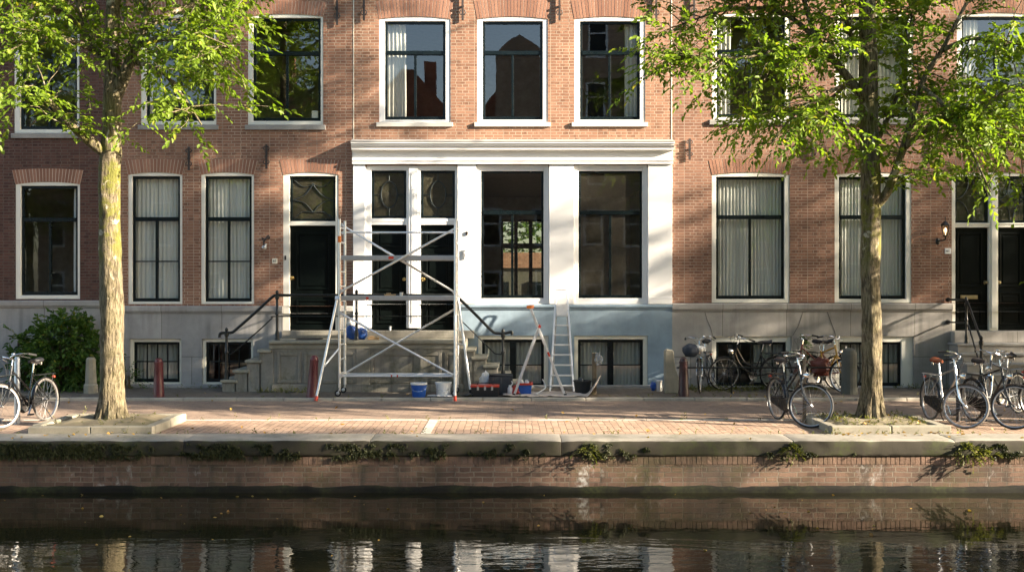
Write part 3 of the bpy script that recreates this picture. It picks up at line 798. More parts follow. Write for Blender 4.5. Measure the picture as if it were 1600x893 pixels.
mb = MB(); yy = lambda p, q: (p, Z(q))
prof = [yy(0.0, 219), yy(-0.06, 219.5), yy(-0.30, 224.2), yy(-0.305, 226.6), yy(-0.285, 227), yy(-0.275, 229.5), yy(-0.235, 233), yy(-0.225, 236), yy(-0.10, 236.3), yy(-0.095, 247.5), yy(-0.13, 248.5), yy(-0.13, 252), yy(-0.105, 252.6), yy(-0.105, 254), yy(-0.118, 254.5), yy(-0.118, 257), yy(0.0, 257)]
mb.prism(prof, X(551.3), X(1050.5), 'yz'); mb.build('cornice', M['white'], hC, bevel=0.003)
mb = MB(); mb.prism([yy(0.002, 217.6), yy(-0.06, 218.3), yy(-0.312, 223.4), yy(-0.312, 224.6), yy(-0.302, 224.6), yy(-0.302, 224.2), yy(-0.06, 219.4), yy(0.002, 218.9)], X(550.8), X(1051), 'yz')
mb.build('lead_flashing', M['sill'], hC)
for i, c in enumerate((CW1, CW2)):
    window(hC, c, (c[0]+7, c[1]-7.5, c[2]+9, c[3]-8.5), 332, arch=False, yf=-0.012, casing='white', glass='glass_film' if i else 'glass', sashw=3.5)
mb = MB(); frame(mb, X(573)+.002, X(714)-.002, Z(512), Z(259)-.002, X(580), X(711), Z(512), Z(266), -0.012, 0.15)
mb.box(X(635), X(657), -0.012, 0.15, Z(512), Z(266)); mb.box(X(639), X(653), -0.045, -0.012, Z(512), Z(260))
mb.box(X(643), X(649), -0.055, -0.045, Z(505), Z(270))
for a, b in ((580, 635), (657, 711)): mb.box(X(a), X(b), 0.0, 0.14, Z(351), Z(341)); mb.box(X(a), X(b), -0.01, 0.0, Z(346), Z(342))
mb.build('door_frame', M['white'], hC, bevel=0.006)
for a, b, hd in ((580, 635, (631, 436)), (657, 711, (661, 436))):
    transom_light(hC, a, b, 266, 341, 'oval', 0.06)
    panel_door(hC, a, b, 351, 514.5, [(a+8, b-8, 360, 386), (a+8, b-8, 396, 455), (a+8, b-8, 468, 505)], y=0.08, handle=hd)
pl = [(X(c[0]), X(c[1]), Z(c[3]), Z(c[2])) for c in (CB1, CB2)] + [(X(573), X(714), Z(516), Z(470))]
plinth_part(hC, X(552), X(1050), Z(475)-.004, pl, 'blue', yf=-0.035, cap=[(X(714)+.002, X(1050), Z(475)-.006, Z(483))])
for c in (CB1, CB2):
    window(hC, c, (c[0]+6, c[1]-7, c[2]+6, c[3]-1), None, bars=(570,), two=True, arch=False, yf=0.0, casing='cream', sashw=4.5, curt=[(0.03, 0.5), (0.5, 0.97)], cmat='net', mull_full=True)
mb = MB(); mb.box(X(737), X(1050), -0.22, -0.036, 0.04, 0.10); mb.build('threshold', M['sill'], hC, bevel=0.01)
for px in (569, 723, 874, 1025): anchor(hC, px, -12, 33)
mb = MB(); mb.box(X(1048.7), X(1050), -0.007, -0.001, Z(219), 11.5); mb.box(X(552), X(553.2), -0.007, -0.001, Z(219), 11.5); mb.build('joint_strip', M['cream'], hC)
mb = MB(); mb.lathe([(0.024, -0.10), (0.03, -0.08), (0.02, -0.05), (0.03, -0.031)], (X(729.5), 0, Z(364)), 10, 'y'); mb.box(X(728.2), X(730.8), -0.10, -0.08, Z(368), Z(362)); mb.build('bell_pull', M['rust'], hC)
mb = MB(); mb.prism([(X(722), Z(391)), (X(727.5), Z(391)), (X(727.5), Z(398)), (X(726.3), Z(405)), (X(723.3), Z(405)), (X(722), Z(398))], -0.1, -0.076, 'xz'); mb.lathe([(0.02, -0.115), (0.024, -0.10)], (X(724.7), 0, Z(395)), 10, 'y'); mb.build('door_bell', M['alu_d'], hC, bevel=0.004)
# frame in the back wall
mb = MB(); a, b, c, d = BH
frame(mb, a, b, c, d, a+.06, b-.06, c+.05, d-.06, 7.38, 7.5)
for q in (0.33, 0.66): mb.box(a+(b-a)*q-.05, a+(b-a)*q+.05, 7.38, 7.5, c+.05, d-.06)
mb.box(a+.06, b-.06, 7.37, 7.51, Z(384, 7.4)-.07, Z(384, 7.4)+.07)
rw = mb.build('rear_window', M['sash'], hC)
mb = MB(); mb.quad((a, 7.44, c), (b, 7.44, c), (b, 7.44, d), (a, 7.44, d)); mb.build('pane', M['glass_rear'], rw, fixn=False)
mb = MB(); mb.box(a-1.1, b+.5, 6.4, 7.0, 1.1, 1.85); mb.box(a-.75, a-.2, 5.6, 6.1, 1.1, 1.78); mb.build('room_furniture', M['floorwood'], hC)

# ---- house D on the right
GD = (1050, 1740)
D1, D2, D3 = (1112, 1235, 20, 187), (1304, 1427, 20, 187), (1495, 1620, 20, 184)
D4, D5 = (1112, 1234, 269, 473), (1304, 1424, 269, 473); DD = (1487, 1612, 269, 516)
DB1, DB2 = (1112, 1236, 525, 606), (1305, 1427, 525, 606)
hD, _ = house('brick_house', 'brown brick house right of the white front, with tall curtained windows and double front doors', *GD, 'brick_d', None, 473, [D1, D2, D3, D4, D5, DD], 473, None)
for c, cu in ((D1, [(0.06, 0.26)]), (D2, [(0.02, 0.5), (0.5, 0.98)]), (D3, [(0.02, 0.3), (0.7, 0.98)])):
    window(hD, c, (c[0]+8, c[1]-8, c[2]+6, c[3]-4), 80, sill=(187, 195), glass='glass_up', curt=cu, cmat='curtain_w')
for c in (D4, D5):
    window(hD, c, (c[0]+7, c[1]-8, c[2]+7, c[3]-6), 339, curt=[(0.0, 0.5, -0.02, 1.03, 0.07), (0.5, 1.0, -0.02, 1.03, 0.07)], glass='glass')
pl = [(X(c[0]), X(c[1]), Z(c[3]), Z(c[2])) for c in (DB1, DB2)] + [(X(1487), X(1612), Z(516), Z(470))]
plinth_part(hD, X(1050), X(1740), Z(486.5), pl, 'plinth_r', cap=[(X(1050)+.002, X(1487)-.002, Z(473.5), Z(486)), (X(1612)+.002, X(1740), Z(473.5), Z(486))])
mb = MB(); mb.box(X(1050)+.001, X(1486.9), -0.028, 0.25, Z(486), Z(474)); mb.box(X(1612.1), X(1740), -0.028, 0.25, Z(486), Z(474)); mb.build('plinth_course', M['plinth_r'], hD)
mb = MB()      # settlement cracks in the hardstone
for pts in (((1101, 487), (1104, 498), (1110, 512), (1113, 524)), ((1238, 524), (1247, 508), (1254, 487)), ((1292, 487), (1297, 501), (1303, 516), (1305, 525)), ((1428, 525), (1446, 516), (1470, 508), (1486, 500))):
    mb.tube([(X(a), -0.0305, Z(b)) for a, b in pts], 0.006, 4)
mb.build('plinth_crack', M['rust'], hD)
for c in (DB1, DB2):
    window(hD, c, (c[0]+7, c[1]-(7 if c is DB1 else 18), c[2]+9, c[3]-3), None, mull=False, grid=(6, 2), arch=False, yf=0.02, casing='casing', curt=[(0, 1)] if c is DB2 else [(0.55, 1.0)], cmat='net')
mb = MB(); frame(mb, X(1487)+.002, X(1612)-.002, Z(516), Z(269)-.002, X(1493), X(1607), Z(516), Z(275), 0.012, 0.16)
mb.box(X(1546), X(1560), 0.012, 0.16, Z(516), Z(275)); mb.box(X(1549), X(1557), -0.015, 0.012, Z(512), Z(274))
for a, b in ((1493, 1546), (1560, 1607)): mb.box(X(a), X(b), 0.02, 0.15, Z(355), Z(348)); mb.box(X(a), X(b), 0.005, 0.02, Z(350.5), Z(348.5))
mb.build('door_frame', M['casing'], hD, bevel=0.006)
lintel(hD, X(1487), X(1612), Z(269), 0.3)
for a, b, hd, sl in ((1493, 1546, (1542, 441), (1503, 1530, 461, 467)), (1560, 1607, (1563, 441), None)):
    transom_light(hD, a, b, 275, 348, 'circle')
    panel_door(hD, a, b, 355, 516, [(a+4, b-9, 363, 448), (a+4, b-9, 456, 476), (a+4, b-9, 480, 508)], handle=hd, slot=sl, hmat='dullbrass')
for px, a, b in ((1077, 217, 250), (1269, 216, 250), (1459, 214, 248), (1084, -14, 30)): anchor(hD, px, a, b)
mb = MB(); mb.box(X(1104), X(1482), -0.20, -0.031, 0.03, 0.075); mb.build('threshold', M['sill'], hD, bevel=0.01)
mb = MB(); mb.box(X(172), X(344), -0.2, -0.031, 0.03, 0.105); mb.build('threshold', M['sill'], hB, bevel=0.01)

# ================================================================ steps and railings
YS = -1.05
st = thing('stoop', 'grey mossy stone stoop with side steps behind the scaffold', 'stoop', (X(577), -0.5, 0.05))
def sx(px): return X(px, YS)
def sz(py): return Z(py, YS)
zp = sz(531.5)
mb = MB(); mb.box(sx(424), sx(724), YS+0.03, -0.037, 0.0, zp-0.17); mb.build('base', M['stoop'], st)
mb = MB()
for a, b in ((432, 470), (474, 556), (578, 690), (694, 720)):
    frame(mb, sx(a), sx(b), 0.22, zp-0.24, sx(a)+.07, sx(b)-.07, 0.29, zp-0.31, YS+0.008, YS+0.03)
mb.box(sx(556.2), sx(577.8), YS+0.002, YS+0.03, 0.05, zp-0.175); mb.box(sx(424), sx(724), YS-0.005, YS+0.0299, 0.03, 0.2)
mb.build('panelling', M['stoop'], st, bevel=0.012)
mb = MB(); mb.prism([(-0.037, zp-0.17), (YS+0.01, zp-0.17), (YS+0.005, zp-0.09), (YS-0.03, zp-0.07), (YS-0.05, zp-0.06), (YS-0.05, zp-0.012), (YS-0.035, zp), (-0.037, zp)], sx(420.5), sx(728), 'yz')
mb.build('platform', M['tread'], st, bevel=0.008)
mb = MB(); mb.box(X(443), X(741), -0.22, -0.037, zp+.001, Z(515.6)); mb.build('door_step', M['stoop'], st, bevel=0.01)
def step(pxa, pxb, py, pyn):
    a, b = sx(pxa), sx(pxb); zt = sz(py)
    mb = MB(); mb.box(a+.045, b, YS+0.02, -0.037, 0.0, zt-0.062); mb.build('step_block', M['stoop'], st, bevel=0.008)
    return a, b, zt
ys_ = [546, 562, 577.5, 593]
for i, py in enumerate(ys_):
    xl, xr = 402-19.3*i, 427-19.3*i
    zt = sz(py); nz = sz(ys_[i+1]) if i < 3 else 0.05
    mb = MB(); mb.box(sx(xl+2.5), sx(xr if i == 0 else xr), YS+0.015, -0.037, 0.0, zt-0.06); mb.build('step_block', M['stoop'], st, bevel=0.01)
    mb = MB(); mb.box(sx(xl), sx(xr+1.5) if i else sx(423.5), YS-0.025, -0.037, zt-0.062+.002, zt); mb.build('step', M['tread'], st, bevel=0.014)
ysr = [545, 557, 570, 584, 598]
for i, py in enumerate(ysr):
    xr = 743+18.5*i; xl = xr-24
    zt = sz(py)
    mb = MB(); mb.box(sx(xl if i else 724), sx(xr-2.5), YS+0.015, -0.037, 0.0, zt-0.06); mb.build('step_block', M['stoop'], st, bevel=0.01)
    mb = MB(); mb.box(sx(xl-1.5) if i else sx(725), sx(xr), YS-0.025, -0.037, zt-0.06, zt); mb.build('step', M['tread'], st, bevel=0.014)

def newel(mb, x, y, z0, z1, r=0.028):
    L = z1-z0
    mb.lathe([(r*1.9, z0), (r*1.9, z0+.03), (r*1.5, z0+.06), (r*1.7, z0+.12), (r, z0+.2), (r, z0+.55*L), (r*1.5, z0+.56*L), (r*1.5, z0+.59*L), (r*.95, z0+.61*L), (r*.95, z1-.1), (r*1.6, z1-.08), (r*1.6, z1-.02), (r*.8, z1), (r*1.2, z1+.03), (r*1.2, z1+.06), (r*.3, z1+.09)], (x, y, 0), 12)
YR = -0.93
rl = thing('stair_railing', 'black iron railing along the front of the grey stone stoop', 'railing', (X(577), YR, zp))
def rx(p): return X(p, YR)
def rz(p): return Z(p, YR)
mb = MB(); mb.tube(smooth_path([(rx(343), YR, rz(527)), (rx(344), YR, rz(521)), (rx(350), YR, rz(519.5)), (rx(362), YR, rz(519)), (rx(368), YR, rz(515)), (rx(400), YR, rz(487)), (rx(424), YR, rz(465)), (rx(432), YR, rz(461)), (rx(445), YR, rz(461)), (rx(570), YR, rz(461)), (rx(696), YR, rz(461)), (rx(707), YR, rz(461)), (rx(716), YR, rz(465)), (rx(745), YR, rz(493)), (rx(768), YR, rz(516)), (rx(776), YR, rz(520)), (rx(790), YR, rz(520)), (rx(799), YR, rz(518)), (rx(800), YR, rz(523))], 5), 0.03, 10)
mb.build('handrail', M['iron'], rl, smooth=True)
mb = MB(); mb.tube(smooth_path([(rx(356), YR, rz(553)), (rx(366), YR, rz(549)), (rx(410), YR, rz(511)), (rx(425), YR, rz(497)), (rx(436), YR, rz(494)), (rx(570), YR, rz(494)), (rx(700), YR, rz(494)), (rx(716), YR, rz(497)), (rx(765), YR, rz(544)), (rx(774), YR, rz(552)), (rx(785), YR, rz(553))], 4), 0.013, 6)
mb.build('lower_rail', M['iron'], rl, smooth=True)
for px, a, b in ((354, 593, 518), (433, 531, 460), (557, 531, 459), (713, 531, 462), (786, 592, 520)):
    mb = MB(); newel(mb, rx(px), YR, rz(a), rz(b)); mb.build('newel_post', M['iron'], rl, smooth=True)

sd = thing('stone_steps', 'grey stone front steps leading up to the double doors at the right', 'steps', (X(1548), -0.9, 0.05))
for i in range(5):
    z = 1.0-0.19*i; yf_ = -0.55-0.24*i; yb = -0.037 if i == 0 else yf_+0.26
    mb = MB(); mb.box(X(1482), X(1640), yf_+0.03, yb, 0.0 if i else 0.0, z-0.055); mb.build('riser', M['plinth_r'], sd)
    mb = MB(); mb.box(X(1479), X(1642), yf_-0.01, yb, z-0.053, z); mb.build('tread', M['sill'], sd, bevel=0.014)
mb = MB(); mb.box(X(1484), X(1640), -0.26, -0.037, 1.002, Z(516.5)); mb.build('door_step', M['plinth_r'], sd, bevel=0.01)
rd = thing('stair_railing', 'black iron handrail beside the grey steps at the right edge', 'railing', (X(1512), -0.9, 0.5))
mb = MB()
A = [P(1481, 468, -0.04), P(1507, 468, -0.45), P(1511, 470, -0.5), P(1533, 531, -1.45)]
B = [P(1481, 503, -0.04), P(1508, 504, -0.48), P(1513, 508, -0.52), P(1530, 566, -1.42)]
for q, r in ((A, 0.024), (B, 0.017)): mb.tube(smooth_path(q, 5), r, 8)
for q in (A[0], B[0]): mb.lathe([(0.05, -0.06), (0.05, -0.031)], (q.x, 0, q.z), 10, 'y')
mb.build('handrail', M['iron'], rd, smooth=True)
q = P(1510, 470, -0.5); mb = MB(); newel(mb, q.x, -0.5, 1.0, q.z-0.02, 0.024); mb.build('newel_post', M['iron'], rd, smooth=True)
q = P(1533, 531, -1.45); mb = MB(); newel(mb, q.x, -1.45, 0.24, q.z, 0.03); mb.build('newel_post', M['iron'], rd, smooth=True)

# ================================================================ small fixtures
lt = thing('wall_lantern', 'black hexagonal iron wall lantern with a lit bulb beside the double doors', 'lantern', (X(1472), -0.12, Z(365)))
lx, ly = X(1472.5), -0.16
mb = MB(); mb.lathe([(0.005, Z(338)), (0.012, Z(341)), (0.006, Z(345)), (0.02, Z(346)), (0.085, Z(350.5)), (0.10, Z(352)), (0.092, Z(353))], (lx, ly, 0), 6)
mb.lathe([(0.045, Z(370)), (0.05, Z(368.5)), (0.03, Z(367.5))], (lx, ly, 0), 6)
for j in range(6):
    t = 2*PI*j/6; mb.tube([(lx+.085*math.cos(t), ly+.085*math.sin(t), Z(352)), (lx+.045*math.cos(t), ly+.045*math.sin(t), Z(369))], 0.006, 4)
mb.build('lantern_frame', M['iron'], lt)
mb = MB(); mb.lathe([(0.042, Z(368.5)), (0.08, Z(352.5))], (lx, ly, 0), 6, caps=False); mb.build('lantern_glass', M['lampglass'], lt, fixn=False)
mb = MB(); mb.lathe([(0.008, Z(368)), (0.014, Z(364)), (0.03, Z(361)), (0.026, Z(358)), (0.006, Z(356))], (lx, ly, 0), 10); mb.build('bulb', M['bulb'], lt, smooth=True)
mb = MB(); mb.tube(smooth_path([(lx, ly, Z(370)), (lx, ly, Z(374)), (lx-.05, -0.10, Z(376)), (X(1464.5), -0.03, Z(376))], 4), 0.016, 6)
mb.lathe([(0.075, -0.028), (0.06, -0.04), (0.02, -0.05)], (0, 0, 0), 14, 'y')
n0 = len(mb.v)-14*3
mb.xf(Matrix.Translation((X(1464.5), 0, Z(377))) @ Matrix.Diagonal((0.62, 1, 1, 1)), n0)
mb.build('bracket', M['iron'], lt, smooth=True)
lb = thing('wall_lamp', 'old twisted iron lamp bracket on the brick beside the single front door', 'wall lamp', (X(415), -0.1, Z(378)))
mb = MB(); mb.tube(smooth_path([(X(418), 0.0, Z(371)), (X(421), -0.12, Z(368)), (X(419), -0.2, Z(373)), (X(415), -0.2, Z(380)), (X(417), -0.16, Z(386))], 5), 0.017, 6)
mb.tube(smooth_path([(X(413), 0.0, Z(374)), (X(411), -0.1, Z(372)), (X(414), -0.17, Z(377))], 5), 0.012, 6)
mb.build('bracket', M['rust'], lb, smooth=True)
mb = MB(); mb.lathe([(0.05, -0.04), (0.055, 0.0), (0.03, 0.03), (0.022, 0.08)], (0, 0, 0), 12); mb.xf(Matrix.Translation((X(416), -0.17, Z(386))) @ Matrix.Rotation(0.5, 4, 'Y')); mb.build('lamp_head', M['alu_d'], lb, smooth=True)
mb = MB(); mb.lathe([(0.035, -0.03), (0.035, 0.0)], (X(420), 0, Z(371)), 10, 'y'); mb.build('wall_plate', M['rust'], lb)

def text_mesh(name, s, size, mat, parent, x, y, z):
    cu = bpy.data.curves.new(name, 'FONT'); cu.body = s; cu.size = size; cu.align_x = 'CENTER'; cu.align_y = 'CENTER'; cu.extrude = 0.0015
    t = bpy.data.objects.new('tmp', cu); COL.objects.link(t)
    dg = bpy.context.evaluated_depsgraph_get(); me = bpy.data.meshes.new_from_object(t.evaluated_get(dg))
    bpy.data.objects.remove(t); me.materials.clear(); me.materials.append(mat)
    o = bpy.data.objects.new(name, me); COL.objects.link(o); o.parent = parent
    o.rotation_euler = (PI/2, 0, 0); o.location = Vector((x, y, z))-(parent.location if parent else Vector())
    return o
for (a, b, c, d, s, lab) in ((425.5, 433.5, 403.5, 411.5, '62', 'small cream house number plate on the brick beside the single front door'), (1476, 1486, 387.5, 396.5, '61', 'small white house number plate under the wall lantern')):
    t = thing('house_number_plate', lab, 'number plate', (X((a+b)/2), -0.01, Z((c+d)/2)), 'house number plates')
    mb = MB(); mb.box(X(a), X(b), -0.014, -0.001, Z(d), Z(c)); mb.build('plate', M['cream'] if a < 900 else M['white'], t, bevel=0.003)
    text_mesh('number', s, 0.075, M['blackpaint'], t, X((a+b)/2), -0.0165, Z((c+d)/2))

# ================================================================ yard seen through the house, and the far bank mirrored in the panes
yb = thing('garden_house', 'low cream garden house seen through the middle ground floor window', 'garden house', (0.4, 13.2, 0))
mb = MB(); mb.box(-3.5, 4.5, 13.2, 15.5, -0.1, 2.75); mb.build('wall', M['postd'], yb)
mb = MB(); mb.box(-3.6, 4.6, 13.1, 15.6, 2.752, 3.25); mb.build('fascia', M['brick_c'], yb)
mb = MB()
for a in (-1.6, -0.55, 0.5, 1.7): mb.box(a, a+0.45, 13.14, 13.198, 1.25, 2.3)
mb.build('window', M['sash'], yb)
mb = MB(); mb.box(-0.05, 0.42, 13.15, 13.199, 0.1, 1.2); mb.build('door', M['plinth_l'], yb)

flat('far_quay', M['pave'], -60, 60, -60, -26.0, 0.05)
mb = MB(); mb.box(-60, 60, -26.5, -25.9, -2.4, 0.1); tag(mb.build('quay_wall', M['quay'], loc=(0, -26, 0)), 'brick quay wall on the far bank, behind the viewer', 'quay wall')
def far_house(x0, x1, h, gable, label, mat, roofc):
    y0 = -33.0
    r = thing('gabled_house', label, 'house', ((x0+x1)/2, y0, 0), 'houses on the far bank')
    wins = []; n = max(2, int((x1-x0)/1.9)); fl = int((h-1)/3.1)
    cw = (x1-x0)/n
    for i in range(n):
        for j in range(fl):
            cx = x0+cw*(i+.5); wins.append((cx-.5, cx+.5, 1.2+3.1*j, 3.1+3.1*j))
    mb = MB(); wall(mb, x0, x1, -0.1, h, y0, y0-0.3, wins)
    cx = (x0+x1)/2
    if gable == 'neck': mb.prism([(cx-1.15, h), (cx+1.15, h), (cx+1.15, h+3.6), (cx+0.6, h+4.1), (cx, h+4.4), (cx-0.6, h+4.1), (cx-1.15, h+3.6)], y0-.3, y0, 'xz')
    mb.build('wall', M[mat], r)
    mb = MB(); mb.box(x0, x1, y0-8, y0-.7, -0.1, h); mb.build('room_wall', M['room'], r)
    mb = MB()
    for w in wins: frame(mb, w[0], w[1], w[2], w[3], w[0]+.11, w[1]-.11, w[2]+.11, w[3]-.11, y0-.1, y0-.02); mb.box(w[0]+.11, w[1]-.11, y0-.09, y0-.04, w[2]+1.1, w[2]+1.18)
    mb.build('window', M['white'], r)
    mb = MB()
    for w in wins: mb.box(w[0]+.1, w[1]-.1, y0-.12, y0-.11, w[2]+.1, w[3]-.1)
    mb.build('pane', M['sash'], r)
    mb = MB()
    if gable == 'tile': mb.prism([(x0, h), (x1, h), (cx+.3, h+3.0), (cx-.3, h+3.0)], y0-8, y0-.05, 'xz'); mb.box(cx+.9, cx+1.5, y0-2, y0-1.3, h+1.4, h+3.6)
    elif gable == 'neck': mb.prism([(x0, h), (x1, h), (cx+.3, h+2.6), (cx-.3, h+2.6)], y0-8, y0-.6, 'xz')
    else: mb.box(x0-.1, x1+.1, y0-8, y0+.3, h+.002, h+.4)
    mb.build('roof', M[roofc], r)
M['rooftile'] = plain('RoofTile', (0.30, 0.10, 0.055), 0.8, var=0.3, scale=2)
far_house(-24, -16.5, 11.0, 'flat', 'flat topped brick house on the far bank, furthest left behind the viewer', 'brick_far', 'casing')
far_house(-16.4, -8.6, 10.4, 'tile', 'wide brick house on the far bank under a low tiled roof', 'brick_far', 'rooftile')
far_house(-8.5, -2.2, 10.0, 'tile', 'house with a red tiled gable roof, mirrored in the upper window with the left curtain', 'brick_far', 'rooftile')
far_house(-2.1, 2.9, 10.2, 'neck', 'tall neck gabled house, mirrored in the middle upper window', 'brick_far', 'rooftile')
far_house(3.0, 9.4, 17.0, 'flat', 'tall plain brick house, mirrored in the upper window with the right curtain', 'brick_far', 'casing')
far_house(9.5, 16.0, 12.5, 'flat', 'lower flat topped brick house on the far bank, right of the tall one', 'brick_far', 'casing')
far_house(16.1, 24.0, 11.5, 'tile', 'furthest right tiled house on the far bank behind the viewer', 'brick_far', 'rooftile')
# ================================================================ trees
def leaf_mesh(name, sprays, mat, parent, rng, llen=0.098, lw=0.057, droop=0.22, side=0.75):
    """sprays: list of (centre, axis, length, n leaves)"""
    Cs, Ds, Ns = [], [], []
    for c, a, L, n in sprays:
        a = np.array(a); a = a/np.linalg.norm(a)
        up = np.array([0, 0, 1.0])+rng.normal(0, 0.3, 3)
        s = np.cross(a, up); s /= (np.linalg.norm(s)+1e-9); nn = np.cross(s, a)
        k = np.arange(n); t = (k+0.6)/n
        pos = np.array(c)+np.outer(t*L, a)-np.outer(droop*L*t*t, [0, 0, 1])
        sg = np.where(k % 2 == 0, 1.0, -1.0)*(1-0.75*t**3)
        d = np.outer(0.55+0.5*t, a)+np.outer(sg*side, s)-np.outer(0.12+0.22*t, [0, 0, 1])+rng.normal(0, 0.25, (n, 3))
        d /= np.linalg.norm(d, axis=1)[:, None]
        Cs.append(pos); Ds.append(d); Ns.append(np.tile(nn, (n, 1))+rng.normal(0, 0.35, (n, 3)))
    Cp = np.concatenate(Cs); Dd = np.concatenate(Ds); Nn = np.concatenate(Ns)
    Sd = np.cross(Dd, Nn); Sd /= np.linalg.norm(Sd, axis=1)[:, None]; Nn = np.cross(Sd, Dd)
    n = len(Cp); l = (llen*rng.uniform(0.65, 1.2, n))[:, None]; w = (lw*rng.uniform(0.75, 1.2, n))[:, None]
    cup = rng.uniform(0.05, 0.3, n)[:, None]
    V = np.empty((n, 6, 3))
    V[:, 0] = Cp; V[:, 3] = Cp+Dd*l-Nn*w*0.25
    V[:, 1] = Cp+Dd*l*0.30+Sd*w*0.46+Nn*w*cup; V[:, 2] = Cp+Dd*l*0.68+Sd*w*0.38+Nn*w*cup*0.6
    V[:, 5] = Cp+Dd*l*0.30-Sd*w*0.46+Nn*w*cup; V[:, 4] = Cp+Dd*l*0.68-Sd*w*0.38+Nn*w*cup*0.6
    base = np.zeros(3); p = parent
    while p is not None: base += np.array(p.location); p = p.parent
    V = (V-base).reshape(-1, 3)
    idx = np.arange(n)[:, None]*6
    fc = np.stack([idx+np.array([0, 1, 2, 3]), idx+np.array([0, 3, 4, 5])], 1).reshape(-1, 4)
    me = bpy.data.meshes.new(name)
    me.vertices.add(len(V)); me.vertices.foreach_set('co', V.ravel())
    me.loops.add(fc.size); me.loops.foreach_set('vertex_index', fc.ravel().astype(np.int32))
    me.polygons.add(len(fc)); me.polygons.foreach_set('loop_start', np.arange(0, fc.size, 4, dtype=np.int32))
    me.update(calc_edges=True); me.validate()
    me.materials.append(mat)
    o = bpy.data.objects.new(name, me); COL.objects.link(o); o.parent = parent
    return o

def knotty(mb, pts, rad, n=18, seed=0, amp=0.06, k=8):
    path = smooth_path(pts, k); m = len(path)
    rs = []
    for i in range(m):
        t = i/(m-1)*(len(rad)-1); a = int(min(t, len(rad)-2)); f = t-a
        rs.append(rad[a]*(1-f)+rad[a+1]*f)
    fr = frames(path); vs = []
    for (p, a, b), r in zip(fr, rs):
        for j in range(n):
            q = 2*PI*j/n; d = a*math.cos(q)+b*math.sin(q)
            w = p+d*r
            g = noise.noise(Vector((w.x*5+seed, w.y*5, w.z*1.6)))*0.6+noise.noise(Vector((w.x*14, w.y*14+seed, w.z*6)))*0.4
            vs.append(w+d*(r*amp*2.2*g))
    fs = [(i*n+j, i*n+(j+1)%n, (i+1)*n+(j+1)%n, (i+1)*n+j) for i in range(m-1) for j in range(n)]
    fs.append(tuple((m-1)*n+j for j in range(n)))
    mb.add(vs, fs)
    return path, rs

